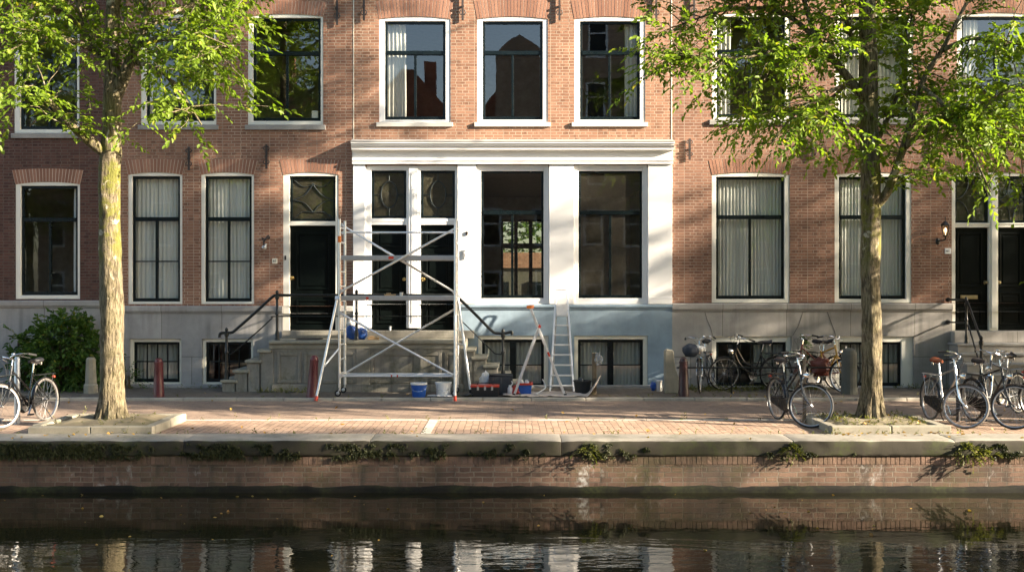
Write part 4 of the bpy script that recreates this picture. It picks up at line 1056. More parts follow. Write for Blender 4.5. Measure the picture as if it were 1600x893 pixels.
def make_tree(name, label, cat, base, trunk, trad, limbs, seed, top, rnd_limbs, group, env, knots=(), dens=1.0):
    """limbs: (points, start radius, weight); env: (lowest z for leaves, radius)"""
    rng = np.random.default_rng(seed); rr = random.Random(seed)
    root = thing(name, label, cat, base, group)
    mb = MB(); path, rs = knotty(mb, trunk, trad, 30, seed, 0.11 if seed == 11 else 0.08, 14)
    for (kp, kr) in knots:
        kp = Vector(kp); b = len(mb.v)
        mb.lathe([(kr*0.2, kr*.45), (kr*.75, kr*.3), (kr, 0), (kr*.75, -kr*.4), (kr*.2, -kr*.5)], (0,0,0), 9, 'y')
        mb.xf(Matrix.Translation(kp) @ Matrix.Rotation(rr.uniform(-.6, .6), 4, 'Z') @ Matrix.Diagonal((1, 0.9, 1.5, 1)), b)
    for j in range(9):        # root flare
        q = 2*PI*j/9+rr.uniform(-.2, .2); c = Vector(trunk[0]); d = Vector((math.cos(q), math.sin(q), 0)); R = trad[0]
        knotty(mb, [c+d*R*0.45+Vector((0,0,.55)), c+d*R*0.72+Vector((0,0,.22)), c+d*R*1.12+Vector((0,0,.04)), c+d*R*1.5+Vector((0,0,-.08))], [R*.32, R*.34, R*.28, R*.12], 8, seed+j, 0.08, 4)
    mb.build('trunk', M['bark'], root, smooth=True)
    allb = []
    mb = MB()
    for pts, r0, wgt in limbs:
        pth, _ = knotty(mb, pts, [r0, r0*.75, r0*.5, r0*.28], 10, seed, 0.05, 6); allb.append((pth, wgt, r0))
    for (z0, az, L, el) in rnd_limbs:
        k = min(range(len(path)), key=lambda i: abs(path[i].z-z0)); p0 = path[k]
        d = Vector((math.cos(az), math.sin(az), 0)); pts = [p0]
        for t in (0.33, 0.66, 1.0):
            pts.append(p0+d*(L*t)+Vector((rr.uniform(-.25, .25), rr.uniform(-.25, .25), L*(math.tan(el)*t-0.35*t*t)))) 
        r0 = 0.075 if z0 < 7 else 0.05
        pth, _ = knotty(mb, pts, [r0, r0*.7, r0*.45, r0*.2], 8, seed, 0.05, 5); allb.append((pth, 1.0, r0))
    sprays = []
    zlow, renv = env; c0 = Vector((base[0], base[1], 0))
    def twig(p, d, L, r):
        pts = [p]; n = 4
        for i in range(1, n+1):
            t = i/n
            pts.append(p+d*(L*t)+Vector((rr.uniform(-.06, .06), rr.uniform(-.06, .06), -0.16*L*t*t+rr.uniform(-.04, .04))))
        if L > .3: mb.tube(pts, [r, r*.8, r*.6, r*.45, r*.25], 5, caps=False)
        return pts
    for pth, wgt, r0 in allb:
        m = len(pth); length = sum((pth[i+1]-pth[i]).length for i in range(m-1))
        cnt = max(2, int(length/0.20*wgt*dens))
        for s in range(cnt):
            t = rr.uniform(0.22, 1.0); i = min(m-2, int(t*(m-1))); p = pth[i].lerp(pth[i+1], t*(m-1)-i)
            ax = (pth[min(m-1, i+1)]-pth[max(0, i-1)]).normalized()
            rd = Vector((rr.gauss(0, 1), rr.gauss(0, 1), rr.gauss(0, .55)))
            d = (ax*0.7+rd.normalized()).normalized()
            L = rr.uniform(0.5, 1.45)*(1.1-0.35*t)
            e = p+d*L
            zl = zlow(e.x-base[0]) if callable(zlow) else zlow
            if e.z < zl or (Vector((e.x, e.y, 0))-c0).length > renv: continue
            tw = twig(p, d, L, 0.012)
            nsp = max(2, int(L/0.14))
            for q in range(nsp):
                u = (q+0.7)/nsp; j = min(3, int(u*4)); pp = tw[j].lerp(tw[j+1], u*4-j)
                sdv = Vector((rr.gauss(0, 1), rr.gauss(0, 1), rr.gauss(0, .35))).normalized()
                dd = (d*0.6+sdv*0.9+Vector((0, 0, -.15))).normalized()
                sprays.append((tuple(pp), tuple(dd), rr.uniform(0.22, 0.42), rr.randint(6, 9)))
            sprays.append((tuple(tw[-1]), tuple((tw[-1]-tw[-2]).normalized()), 0.4, 9))
    mb.build('branches', M['bark'], root, smooth=True)
    leaf_mesh('crown', sprays, M['leaf'], root, rng)
    return root

TL = -6.36; TR = -6.1
def T(px, py, dy=0.0, y=TL): return tuple(P(px, py, y+dy))
bl = P(175, 657, TL)
lt_limbs = [
    ([T(170,243), T(130,212,-.2), T(105,190,-.4), T(70,150,-.6)], 0.10, 1.0),
    ([T(180,150), T(200,105,-.1), T(222,50,-.1), T(238,-30,-.2)], 0.12, 1.2),
    ([T(178,110), T(150,80,.2), T(128,40,.3), T(118,-30,.4)], 0.09, 1.2),
    ([T(215,70,-.1), T(260,60,-.5), T(310,75,-.8), T(365,72,-1.0)], 0.06, 1.5),
    ([T(205,95,-.1), T(250,110,-.4), T(285,150,-.7), T(315,195,-.9)], 0.045, 1.5),
    ([T(225,45,-.1), T(280,15,.3), T(330,0,.6), T(385,5,.9)], 0.05, 1.4),
    ([T(150,80,.2), T(100,60,-.3), T(50,60,-.6), T(-20,80,-.8)], 0.05, 1.3),
    ([T(128,40,.3), T(80,10,.2), T(40,-10,.1), T(-30,0,0)], 0.05, 1.2),
    ([T(235,-20,-.2), T(290,-50,-.4), T(345,-60,-.6), T(395,-20,-.7)], 0.05, 1.4),
]
rl_l = [(6.9+0.22*i, i*2.4+0.5, 2.5-0.06*i, 0.6+0.03*i) for i in range(17)]
make_tree('street_tree', 'tree with a pale mossy sunlit trunk in the kerbed pit at the left', 'tree', (bl.x, TL, 0.08),
    [(bl.x, TL, 0.02), T(175.5,600), T(175,520), T(173,430), T(172,350), T(171,290), T(172,240), T(176,170), T(175,80), T(178,-60), T(182,-260), T(180,-420)],
    [0.235, 0.185, 0.172, 0.168, 0.166, 0.165, 0.155, 0.135, 0.115, 0.10, 0.075, 0.03], lt_limbs, 11, 11.0, rl_l, 'street trees along the quay', (lambda dx: 4.5 if dx < 1.5 else 5.0, 2.75),
    dens=2.0)
br = P(1362, 652, TR)
def S(px, py, dy=0.0): return T(px, py, dy, TR)
rt_limbs = [
    ([S(1366,322), S(1386,300,-.1), S(1411,232,-.2), S(1441,130,-.3), S(1472,78,-.4), S(1510,5,-.5)], 0.085, 0.9),
    ([S(1409,236,-.2), S(1445,205,-.5), S(1520,165,-.8), S(1620,130,-1.0)], 0.05, 1.4),
    ([S(1440,135,-.3), S(1490,180,-.8), S(1520,240,-1.2), S(1548,300,-1.4)], 0.04, 1.6),
    ([S(1425,190,-.3), S(1470,215,.2), S(1530,190,.5), S(1600,210,.7)], 0.035, 1.3),
    ([S(1357,162), S(1312,106,.1), S(1278,62,.2), S(1256,0,.3), S(1240,-60,.4)], 0.08, 1.0),
    ([S(1330,128,.1), S(1285,150,-.4), S(1240,180,-.8), S(1205,225,-1.0)], 0.04, 1.6),
    ([S(1300,92,.1), S(1240,75,-.3), S(1160,90,-.7), S(1060,90,-1.0)], 0.045, 1.6),
    ([S(1275,60,.2), S(1220,20,.5), S(1140,15,.8), S(1060,40,1.1)], 0.045, 1.4),
    ([S(1360,80), S(1332,60,-.3), S(1318,10,-.5), S(1305,-60,-.6)], 0.055, 1.1),
    ([S(1362,235), S(1385,190,.3), S(1410,120,.6), S(1425,20,.8)], 0.05, 1.1),
    ([S(1470,80,-.4), S(1520,60,-.7), S(1570,70,-1.0), S(1640,60,-1.2)], 0.04, 1.4),
    ([S(1330,125,.1), S(1290,160,.5), S(1250,175,.9), S(1190,170,1.2)], 0.035, 1.3),
]
rl_r = [(6.7+0.22*i, i*2.4+1.1, 3.3-0.07*i, 0.55+0.03*i) for i in range(19)]
tree_r = make_tree('street_tree', 'tree with a dark straight trunk in the kerbed pit at the right', 'tree', (br.x, TR, 0.08),
    [(br.x, TR, 0.02), S(1362,600), S(1362,520), S(1360,430), S(1361,330), S(1359,250), S(1357,160), S(1356,60), S(1355,-60), S(1358,-260), S(1352,-420)],
    [0.215, 0.158, 0.15, 0.148, 0.155, 0.15, 0.14, 0.135, 0.115, 0.08, 0.03], rt_limbs, 23, 11.0, rl_r, 'street trees along the quay', (lambda dx: 5.0 if dx < -2.3 else (4.35 if dx < .2 else (4.0 if dx < 1.0 else 3.7)), 4.3), dens=2.0)
for (x, y, rz_, s, lean, lab) in TREE_COPIES:
    c = copy_tree(tree_r); c.location = (x, y, lean if lean > 1 else 0.0); lean = 0.0 if lean > 1 else lean; c.rotation_euler = (Matrix.Rotation(lean, 3, 'X') @ Matrix.Rotation(rz_, 3, 'Z')).to_euler(); c.scale = (s[0], s[0], s[1])
    tag(c, lab, 'tree', 'trees along the canal out of the picture')

hbt = thing('houseboat', 'moored dark houseboat on the canal beyond the right edge of the picture', 'houseboat', (20.5, -15.5, WZ))  # boat and planters added out of view, only to hold the shade trees
mb = MB(); mb.prism([(13.0, -13.6), (26.0, -13.6), (28.0, -15.6), (26.0, -17.6), (13.0, -17.6)], WZ-.5, 0.2, 'xy'); mb.build('hull', M['greypaint'], hbt, bevel=.03)
mb = MB(); wall(mb, 14.0, 25.0, 0.2, 2.0, -13.9, -14.05, [(15.5+2.2*i, 16.8+2.2*i, .8, 1.6) for i in range(4)]); mb.box(14.0, 25.0, -17.3, -14.06, 0.2, 2.0); mb.build('cabin', M['door'], hbt)
mb = MB(); mb.box(13.8, 25.2, -17.4, -13.7, 2.002, 2.1); mb.build('roof', M['greyplastic'], hbt)
for qx, qy, ql in ((19.0, -17.0, 'round wooden planter in the middle of the houseboat roof'), (15.0, -15.7, 'round wooden planter at the near end of the houseboat roof'), (24.0, -16.9, 'round wooden planter at the far end of the houseboat roof')):
    mb = MB(); mb.lathe([(.4, 2.1), (.5, 2.7), (.46, 2.7), (.42, 2.6), (.01, 2.6)], (qx, qy, 0), 16); tag(mb.build('planter', M['postwood'], loc=(qx, qy, 2.1)), ql, 'planter', 'planters on the houseboat')
# tree pits
def pit(name, label, x0, x1, y0, y1, z, grassy):
    r = thing(name, label, 'tree pit', ((x0+x1)/2, (y0+y1)/2, 0))
    def stones(ax, a, b, c, d):
        n = max(1, int(round((b-a)/0.8)))
        for i in range(n):
            u, v = a+(b-a)*i/n+.004, a+(b-a)*(i+1)/n-.004
            mb = MB(); zz = z+random.uniform(-.012, .012)
            mb.box(u, v, c, d, -.1, zz) if ax == 'x' else mb.box(c, d, u, v, -.1, zz)
            mb.build('kerb_stone', M['pitkerb'], r, bevel=0.014)
    stones('x', x0, x1, y0, y0+.16); stones('x', x0, x1, y1-.14, y1); stones('y', y0+.162, y1-.142, x0, x0+.15); stones('y', y0+.162, y1-.142, x1-.15, x1)
    mb = MB()
    def fn(u, v):
        xx, yy = x0+.152+(x1-x0-.304)*u, y0+.162+(y1-y0-.304)*v
        e = min(u, 1-u, v, 1-v)
        return (xx, yy, z-.035+min(.06, e*.35)+noise.noise(Vector((xx*3, yy*3, 1)))*.02+noise.noise(Vector((xx*11, yy*11, 1)))*.012)
    mb.grid(fn, 36, 36); mb.build('soil', M['soil'], r, smooth=True)
    return r
pit('tree_pit', 'raised kerb frame of bare soil round the foot of the mossy trunk at the left', -7.15, -5.30, -7.24, -5.48, 0.125, False)
pit('tree_pit', 'raised kerb frame of weedy soil round the foot of the dark trunk at the right', 4.72, 6.50, -7.20, -5.48, 0.115, True)

# shrub, weeds and wall plants
def clump(name, label, cat, c, rad, nsp, mat, llen, lw, seed, stems=0, L=(0.25, 0.5), kind=None, group=None, droop=0.35):
    rng = np.random.default_rng(seed); rr = random.Random(seed)
    root = thing(name, label, cat, c, group)
    sp = []
    mb = MB()
    for i in range(nsp):
        d = Vector((rr.gauss(0, 1), rr.gauss(0, 1), rr.gauss(0, 1))).normalized()
        k = rr.uniform(0.25, 1.0)**0.5*(1+0.22*noise.noise(d*2.2+Vector((seed, 0, 0))))
        p = Vector((c[0]+d.x*rad[0]*k, c[1]+d.y*rad[1]*k, c[2]+rad[2]+d.z*rad[2]*k))
        if p.z < c[2]+.03: continue
        sp.append((tuple(p), tuple((d*0.8+Vector((rr.gauss(0,.5), rr.gauss(0,.5), rr.gauss(0,.4))))), rr.uniform(*L), rr.randint(6, 10)))
        if stems and i % stems == 0: mb.tube([Vector(c)+Vector((d.x*.1, d.y*.05, 0)), (Vector(c)+p)/2+Vector((0, 0, .1)), p], [0.012, 0.009, 0.004], 5)
    if mb.v: mb.build('stem', M['bark'], root, smooth=True)
    leaf_mesh('foliage', sp, mat, root, rng, llen, lw, droop)
    return root
clump('shrub', 'dense dark green shrub against the grey plinth at the left', 'shrub', (X(102, -.7), -0.62, 0.05), (0.72, 0.5, 0.74), 640, M['leafs'], 0.11, 0.058, 3, 6)
clump('shrub', 'sparse leafy plant with loose shoots behind the bicycle at the left edge', 'shrub', (X(38, -.5), -0.42, 0.05), (0.24, 0.2, 0.6), 60, M['leafs'], 0.12, 0.06, 4, 3)
clump('weed', 'small weed growing against the basement window right of the mossy tree', 'weed', (X(200, -.2), -0.26, 0.05), (0.13, 0.1, 0.2), 34, M['leafs'], 0.06, 0.03, 5, 4)
clump('climber', 'thin climbing weed on the grey plinth above the bicycles', 'climber', (X(1258, -.1), -0.10, Z(572)), (0.05, 0.04, 0.36), 40, M['leafs'], 0.05, 0.03, 6, 5, L=(0.06, 0.14))
for i, (px, py, r, lab) in enumerate(((1238, 704, .10, 'moss and fern tuft hanging over the coping below the bicycle with the big front wheel'), (1512, 704, .15, 'fern tuft growing from the coping joint below the two right bicycles'), (1548, 708, .09, 'smaller fern tuft on the top bricks just right of the bigger tuft'), (918, 703, .09, 'low green tuft on the coping below the black tub'), )):
    p = P(px, py, -7.95)
    clump('fern_tuft', lab, 'wall plant', (p.x, -7.93, p.z-r*.55), (r, 0.05, r*.55), int(26+r*170), M['weed'] if i in (0, 1, 2, 3) else M['leafs'], 0.05, 0.024, 40+i, 0, L=(0.06, 0.16), droop=0.8, group='wall plants on the quay')

clump('shrub', 'dark green bush growing behind the garden house at the back of the block', 'shrub', (0.1, 16.6, 1.6), (2.6, 0.7, 1.6), 500, M['leafs'], 0.16, 0.09, 31)
def scatter(name, spots, mat, seed, llen, lw, up):
    rng = np.random.default_rng(seed); rr = random.Random(seed); sp = []
    for (x0, x1, y0, y1, z, n) in spots:
        for i in range(n):
            x, y = rr.uniform(x0, x1), rr.uniform(y0, y1)
            if up: sp.append(((x, y, z), (rr.gauss(0, .6), rr.gauss(0, .6), rr.uniform(.4, 1.2)), rr.uniform(.04, .14), rr.randint(4, 7)))
            else: sp.append(((x, y, z+.012), (rr.gauss(0, 1), rr.gauss(0, 1), 0.05), .01, 1))
    o = leaf_mesh(name, sp, mat, None, rng, llen, lw, 0.1 if up else 0.0)
    return tag(o, None, None, None, 'stuff')
w = scatter('weeds', [(X(1075, -.7), X(1300, -.7), -0.75, -0.35, .05, 420), (X(1085,-1), X(1180,-1), -1.3, -.75, .05, 60), (X(400, -1.3), X(480, -1.3), -1.3, -1.1, .05, 60), (X(190,-.3), X(340,-.3), -.5, -.22, .05, 30), (4.9, 6.3, -6.95, -5.6, .10, 230), (-7.0, -5.5, -7.0, -5.6, .11, 40), (-9.5, 9.5, -2.3, -2.22, .05, 60), (-9, 9, -5.48, -5.44, .0, 50), (-9, 9, -7.27, -7.23, 0, 110), (X(1395,-.2), X(1480,-.2), -.4, -.22, .05, 30)], M['weed'], 77, 0.04, 0.016, True)
w['label'] = 'low grass and weeds along the joints and the foot of the walls'; w['category'] = 'weeds'
ms_ = []
for i in range(16000):
    xx = random.uniform(-10, 10); d = noise.noise(Vector((xx*.55, 4.2, 0)))+.5*noise.noise(Vector((xx*2.1, 1.2, 0)))
    zz = random.uniform(-.235, -.02)
    if d-.5*(zz+.2)+.6*noise.noise(Vector((xx*5, zz*9, 2)))+.4*noise.noise(Vector((xx*13, zz*15, 6))) > (.02+.30*min(1, max(0, (xx-.5)/3))): ms_.append((xx, zz))
def moss_patch():
    rng = np.random.default_rng(91); rr = random.Random(91); sp = []
    for xx, zz in ms_: sp.append(((xx, -7.915, zz), (rr.gauss(0, .7), -.16, -.5), rr.uniform(.015, .045), rr.randint(3, 5)))
    o = leaf_mesh('coping_moss', sp, M['moss'], None, rng, 0.024, 0.016, 0.4)
    tag(o, 'dark green moss clinging to the front of the coping stones', 'moss', None, 'stuff')
moss_patch()
w = scatter('fallen_leaves', [(-10, 10, -7.8, -5.5, .02, 45), (4.6, 6.7, -7.6, -7.2, .022, 26), (4.9, 6.3, -7.0, -5.6, .13, 40), (-7.5, -5, -7.8, -7.25, .022, 12), (-10, 10, -5.4, -1.2, .055, 26)], M['dead'], 78, 0.07, 0.045, False)
w['label'] = 'dry yellow brown leaves scattered on the quay and coping'; w['category'] = 'leaves'

w = scatter('floating_leaves', [(-8, 8, -9.6, -8.05, WZ-.008, 38), (-6, 6, -13.5, -9.6, WZ-.008, 26)], M['dead'], 79, 0.06, 0.04, False)
w['label'] = 'small dead leaves floating on the canal water'; w['category'] = 'leaves'
# ================================================================ bicycles
def bicycle(label, pos, heading, steer=0.0, lean=0.05, frame_='omafiets', paint='blackpaint', seat='blackvinyl', tyre='rubber', rim='rim', bars='swept', chaincase=True, rack=True, frontrack=False, guard=False, bag=None, lamp=True, z=0.0, guards='blackpaint', grips='rubber'):
    root = thing('bicycle', label, 'bicycle', (0, 0, 0), 'parked bicycles')
    RA, FA, BB = Vector((-.52, 0, .345)), Vector((.58, 0, .345)), Vector((-.06, 0, .29))
    HT, HB = Vector((.31, 0, .93)), Vector((.37, 0, .74)); SC_ = Vector((-.215, 0, .80))
    ax = (HT-HB).normalized()
    RS = Matrix.Translation(HB) @ Matrix.Rotation(steer, 4, ax) @ Matrix.Translation(-HB)
    I = Matrix.Identity(4)
    # frame
    mb = MB()
    mb.tube([BB, SC_], .016, 8); mb.tube([HB-ax*.02, HT+ax*.02], .021, 8)
    if frame_ == 'omafiets':
        mb.tube(smooth_path([HB+Vector((-.01, 0, .04)), Vector((.27, 0, .58)), Vector((.12, 0, .42)), BB], 5), .018, 8)
        mb.tube(smooth_path([HT-ax*.05, Vector((.24, 0, .72)), Vector((.10, 0, .55)), Vector((-.135, 0, .50))], 5), .015, 8)
    elif frame_ == 'mixte':
        mb.tube([HB+Vector((-.01, 0, .03)), BB], .018, 8); mb.tube([HT-ax*.05, Vector((-.14, 0, .52))], .016, 8)
    else:
        mb.tube([HB+Vector((-.01, 0, .03)), BB], .018, 8); mb.tube([HT-ax*.03, SC_-Vector((-.01, 0, .04))], .016, 8)
    for s in (-1, 1):
        mb.tube([BB+Vector((0, .02*s, 0)), RA+Vector((0, .065*s, 0))], .010, 6)
        mb.tube([SC_+Vector((.02, .015*s, -.08)), RA+Vector((0, .065*s, 0))], .009, 6)
    mb.build('frame', M[paint], root, smooth=True)
    # wheels
    def wheel(c, T_):
        mb = MB(); mb.lathe([(.304, -.013), (.316, -.014), (.318, 0), (.316, .014), (.304, .013), (.300, 0), (.304, -.013)], c, 40, 'y', caps=False)
        mb.lathe([(.012, -.06), (.028, -.04), (.017, -.03), (.017, .03), (.028, .04), (.012, .06)], c, 10, 'y')
        for j in range(24):
            q = 2*PI*j/24; q2 = q+(0.55 if j % 4 < 2 else -0.55); s = 1 if j % 2 else -1
            mb.tube([c+Vector((.026*math.cos(q2), .035*s, .026*math.sin(q2))), c+Vector((.303*math.cos(q), 0, .303*math.sin(q)))], .0017, 3, caps=False)
        w = mb.xf(T_).build('wheel', M[rim], root, smooth=True)
        mb = MB(); mb.lathe([(.316+.014, -.018), (.338, -.014), (.3455, 0), (.338, .014), (.316+.014, .018), (.314, .012), (.314, -.012), (.316+.014, -.018)], c, 40, 'y', caps=False)
        mb.xf(T_).build('tyre', M[tyre], w, smooth=True)
    wheel(RA, I); wheel(FA, RS)
    # mudguards
    def mudguard(c, a0, a1, T_):
        mb = MB()
        def fn(u, v):
            q = math.radians(a0+(a1-a0)*u); R = .366-.014*(2*v-1)**2
            return c+Vector((R*math.cos(q), .028*(2*v-1), R*math.sin(q)))
        mb.grid(fn, 24, 4)
        for s in (-1, 1): mb.tube([c+Vector((0, .055*s, 0)), c+Vector((.366*math.cos(math.radians(a1*.92 if a1 > 150 else a0+8)), .026*s, .366*math.sin(math.radians(a1*.92 if a1 > 150 else a0+8))))], .0025, 4)
        mb.xf(T_).build('mudguard', M[guards], root, smooth=True, fixn=False)
    mudguard(RA, 5, 205, I); mudguard(FA, 52, 195, RS)
    # fork
    mb = MB(); mb.tube([HB+ax*.02, HB-ax*.06], .02, 8)
    for s in (-1, 1):
        e = HB-ax*.05+Vector((0, .045*s, 0))
        mb.tube(smooth_path([e, Vector((.44, .052*s, .53)), Vector((.497, .056*s, .42)), FA+Vector((0, .058*s, 0))], 4), [.013]*9+[.010, .009, .008, .008], 8)
    mb.tube([HB-ax*.05+Vector((0, -.05, 0)), HB-ax*.05+Vector((0, .05, 0))], .015, 6)
    mb.xf(RS).build('fork', M['steel'] if paint in ('silverpaint', 'greypaint') else M[paint], root, smooth=True)
    # handlebar
    mb = MB(); top = HT+ax*.12
    mb.tube([HT, top], .013, 8); mb.tube([top, top+Vector((.05, 0, .02))], .014, 8); b0 = top+Vector((.05, 0, .02))
    if bars == 'swept': side = [(0, .0, 0), (.015, .10, .03), (-.03, .21, .045), (-.13, .28, .03), (-.24, .30, .0)]
    elif bars == 'high': side = [(0, 0, 0), (.03, .07, .05), (.0, .18, .10), (-.10, .27, .09), (-.21, .29, .05)]
    else: side = [(0, 0, 0), (.0, .12, .01), (-.01, .22, .02), (-.03, .27, .02), (-.06, .31, .02)]
    for s in (-1, 1):
        pts = [b0+Vector((p[0], p[1]*s, p[2])) for p in side]
        mb.tube(smooth_path(pts, 4), .011, 8)
        mb.tube([pts[3]+Vector((.10, -.05*s, -.02)), pts[4]+Vector((.09, -.01*s, -.035))], .006, 5)      # brake lever
    hb = mb.xf(RS).build('handlebar', M['steel'], root, smooth=True)
    for s in (-1, 1):
        a, b = [b0+Vector((p[0], p[1]*s, p[2])) for p in side[3:5]]
        mb = MB(); mb.tube([a, b, b+(b-a)*.12], .017, 8); mb.xf(RS).build('grip', M[grips], hb, smooth=True)
    mb = MB(); bp = b0+Vector((.0, .10, .055)); mb.lathe([(.022, -.012), (.028, 0), (.024, .014), (.006, .022)], tuple(bp), 10); mb.xf(RS).build('bell', M['steel'], hb, smooth=True)
    # brake and light cables
    mb = MB()
    for s in (-1, 1): mb.tube(smooth_path([b0+Vector((-.05, .22*s, .03)), b0+Vector((.10, .12*s, .0)), b0+Vector((.08, .03*s, -.12)), HB+Vector((.03, .02*s, .05))], 4), .003, 4)
    mb.xf(RS).build('cable', M['rubber'], root)
    # saddle and post
    mb = MB(); mb.tube([SC_-Vector((-.01, 0, .05)), SC_+Vector((-.035, 0, .15))], .0125, 8); mb.build('seat_post', M['steel'], root, smooth=True)
    mb = MB(); sc = SC_+Vector((-.055, 0, .185)); rings = []
    for i in range(11):
        t = i/10; xx = .15-.29*t; wd = .018+.085*(max(0, t-.12)/.88)**1.5 if t < .9 else .10*(1-(t-.9)*3); hh = .020+.016*t; dz = .008*math.sin(t*PI*2)+.018*t
        rings.append([(sc.x+xx, sc.y+wd*math.cos(2*PI*j/12), sc.z+dz+hh*(math.sin(2*PI*j/12) if math.sin(2*PI*j/12) > 0 else 1.5*math.sin(2*PI*j/12))) for j in range(12)])
    vs = [p for r in rings for p in r]; fs = [(i*12+j, i*12+(j+1)%12, (i+1)*12+(j+1)%12, (i+1)*12+j) for i in range(10) for j in range(12)]
    mb.add(vs, fs+[tuple(range(12)), tuple(120+j for j in range(12))]); sd_ = mb.build('saddle', M[seat], root, smooth=True)
    mb = MB()
    for s in (-1, 1):
        mb.lathe([(.016, -.03), (.018, 0), (.016, .03)], (sc.x-.10, s*.045, sc.z-.035), 8)
        mb.tube([sc+Vector((.10, .01*s, -.01)), sc+Vector((.0, .03*s, -.045)), sc+Vector((-.11, .045*s, -.03))], .004, 5)
    mb.build('saddle_spring', M['steel'], sd_, smooth=True)
    # drive train
    mb = MB(); mb.lathe([(.09, -.052), (.09, -.048), (.03, -.06)], tuple(BB), 24, 'y')
    for s, q in ((-1, 2.2), (1, 2.2+PI)):
        e = BB+Vector((.165*math.cos(q), .075*s, .165*math.sin(q))); mb.bar(BB+Vector((0, .065*s, 0)), e, .02, .012, (0, 1, 0))
    cr = mb.build('crank', M['steel'], root)
    for s, q in ((-1, 2.2), (1, 2.2+PI)):
        e = BB+Vector((.165*math.cos(q), .115*s, .165*math.sin(q))); mb = MB(); mb.box(e.x-.045, e.x+.045, e.y-.035, e.y+.035, e.z-.012, e.z+.012); mb.build('pedal', M['rubber'], cr, bevel=.004)
    if chaincase:
        poly = [(BB.x+.12*math.cos(q), BB.z+.12*math.sin(q)) for q in [math.radians(a) for a in range(-80, 81, 20)]]+[(RA.x+.065*math.cos(q), RA.z+.065*math.sin(q)) for q in [math.radians(a) for a in range(100, 261, 32)]]
        mb = MB(); mb.prism(poly, -.092, -.055, 'xz'); mb.build('chain_case', M['blackpaint'], root, bevel=.01)
    else:
        mb = MB(); 
        for s in (-1, 1): mb.tube([BB+Vector((0, -.05, .088*s)), RA+Vector((0, -.05, .035*s))], .004, 4)
        mb.build('chain', M['rust'], root)
    if guard:
        for s in (-1, 1):
            mb = MB(); pl_ = [(RA.x+.36*math.cos(math.radians(a)), RA.z+.36*math.sin(math.radians(a))) for a in range(15, 151, 15)]+[(RA.x-.05, RA.z+.03), (RA.x+.1, RA.z)]
            mb.prism(pl_, .045*s, .049*s, 'xz'); mb.build('coat_guard', M['blackvinyl'], root)
    if rack:
        mb = MB(); zr = .755
        mb.tube([(-.27, .05, zr), (-.72, .065, zr), (-.74, 0, zr), (-.72, -.065, zr), (-.27, -.05, zr)], .006, 6)
        for yy_ in (-.03, 0, .03): mb.tube([(-.28, yy_, zr), (-.73, yy_, zr)], .004, 5)
        for s in (-1, 1):
            mb.tube([(-.66, .065*s, zr), RA+Vector((0, .07*s, 0))], .005, 5); mb.tube([(-.42, .058*s, zr), RA+Vector((0, .07*s, 0))], .005, 5)
        mb.build('rear_rack', M['iron'] if paint != 'silverpaint' else M['alu_d'], root, smooth=True)
        mb = MB(); mb.box(-.77, -.745, -.025, .025, zr-.075, zr-.04); mb.build('rear_light', M['redplastic'], root, bevel=.006)
    if frontrack:
        mb = MB(); zr = .80
        mb.tube([(.36, .15, zr), (.74, .17, zr), (.74, -.17, zr), (.36, -.15, zr), (.36, .15, zr)], .008, 6)
        for k in range(-2, 3): mb.tube([(.36, .06*k, zr), (.74, .065*k, zr)], .005, 5)
        for s in (-1, 1): mb.tube([(.68, .10*s, zr), FA+Vector((0, .07*s, 0))], .007, 6)
        mb.xf(RS).build('front_rack', M['iron'], root, smooth=True)
    if lamp:
        mb = MB(); c = Vector((.46, 0, .81)) if not frontrack else Vector((.70, 0, .72)); mb.lathe([(.015, -.07), (.04, -.03), (.048, .015), (.046, .03), (.02, .036)], tuple(c), 14, 'x'); mb.tube([c+Vector((-.03, 0, -.01)), HB+Vector((.02, 0, 0))], .006, 5); mb.xf(RS).build('headlight', M['steel'], root, smooth=True)
    mb = MB(); mb.tube(smooth_path([(-.36, .05, .27), (-.40, .10, .18), (-.44, .17, .03), (-.42, .18, .012)], 3), .008, 6); mb.build('kickstand', M['iron'], root, smooth=True)
    root.location = (pos[0], pos[1], z)
    root.rotation_euler = Matrix.Rotation(heading, 3, 'Z').to_3x3().to_4x4().to_euler() if not lean else (Matrix.Rotation(heading, 3, 'Z') @ Matrix.Rotation(lean, 3, 'X')).to_euler()
    return root
def from_axles(rear, front):
    """centre and heading from the ground points below the two axles"""
    r, f = Vector(rear), Vector(front); d = (f-r).normalized(); m = (r+f)/2
    return (m.x-d.x*.03, m.y-d.y*.03), math.atan2(d.y, d.x)

c, h = from_axles((X(68,-5.55), -5.5), (X(2,-6.6), -6.5)); bicycle('black bicycle with a headlight and rear rack beside the leftmost pole', c, h, steer=-0.35, lean=0.04, frame_='mixte', tyre='greytyre', frontrack=True, chaincase=True)
c, h = from_axles((X(1216,-5.4), -5.38), (X(1262,-6.4), -6.42)); bicycle('black bicycle with a broad black saddle, nearest left of the dark trunk', c, h, steer=0.95, lean=0.03, frame_='mixte', tyre='rubber', guard=False, paint='blackpaint', bars='swept')
c, h = from_axles((X(1458,-5.55), -5.45), (X(1502,-6.5), -6.5)); bicycle('silver grey bicycle with a brown leather saddle right of the right tree', c, h, steer=1.0, lean=-0.02, frame_='diamond', paint='silverpaint', seat='leather', bars='swept', tyre='greytyre', chaincase=True)
c, h = from_axles((X(1528,-5.7), -5.6), (X(1573,-6.45), -6.55)); bicycle('black bicycle with a bare chrome handlebar at the right edge, front wheel turned', c, h, steer=0.9, lean=0.02, frame_='diamond', paint='blackpaint', bars='flat', tyre='rubber', grips='steel')
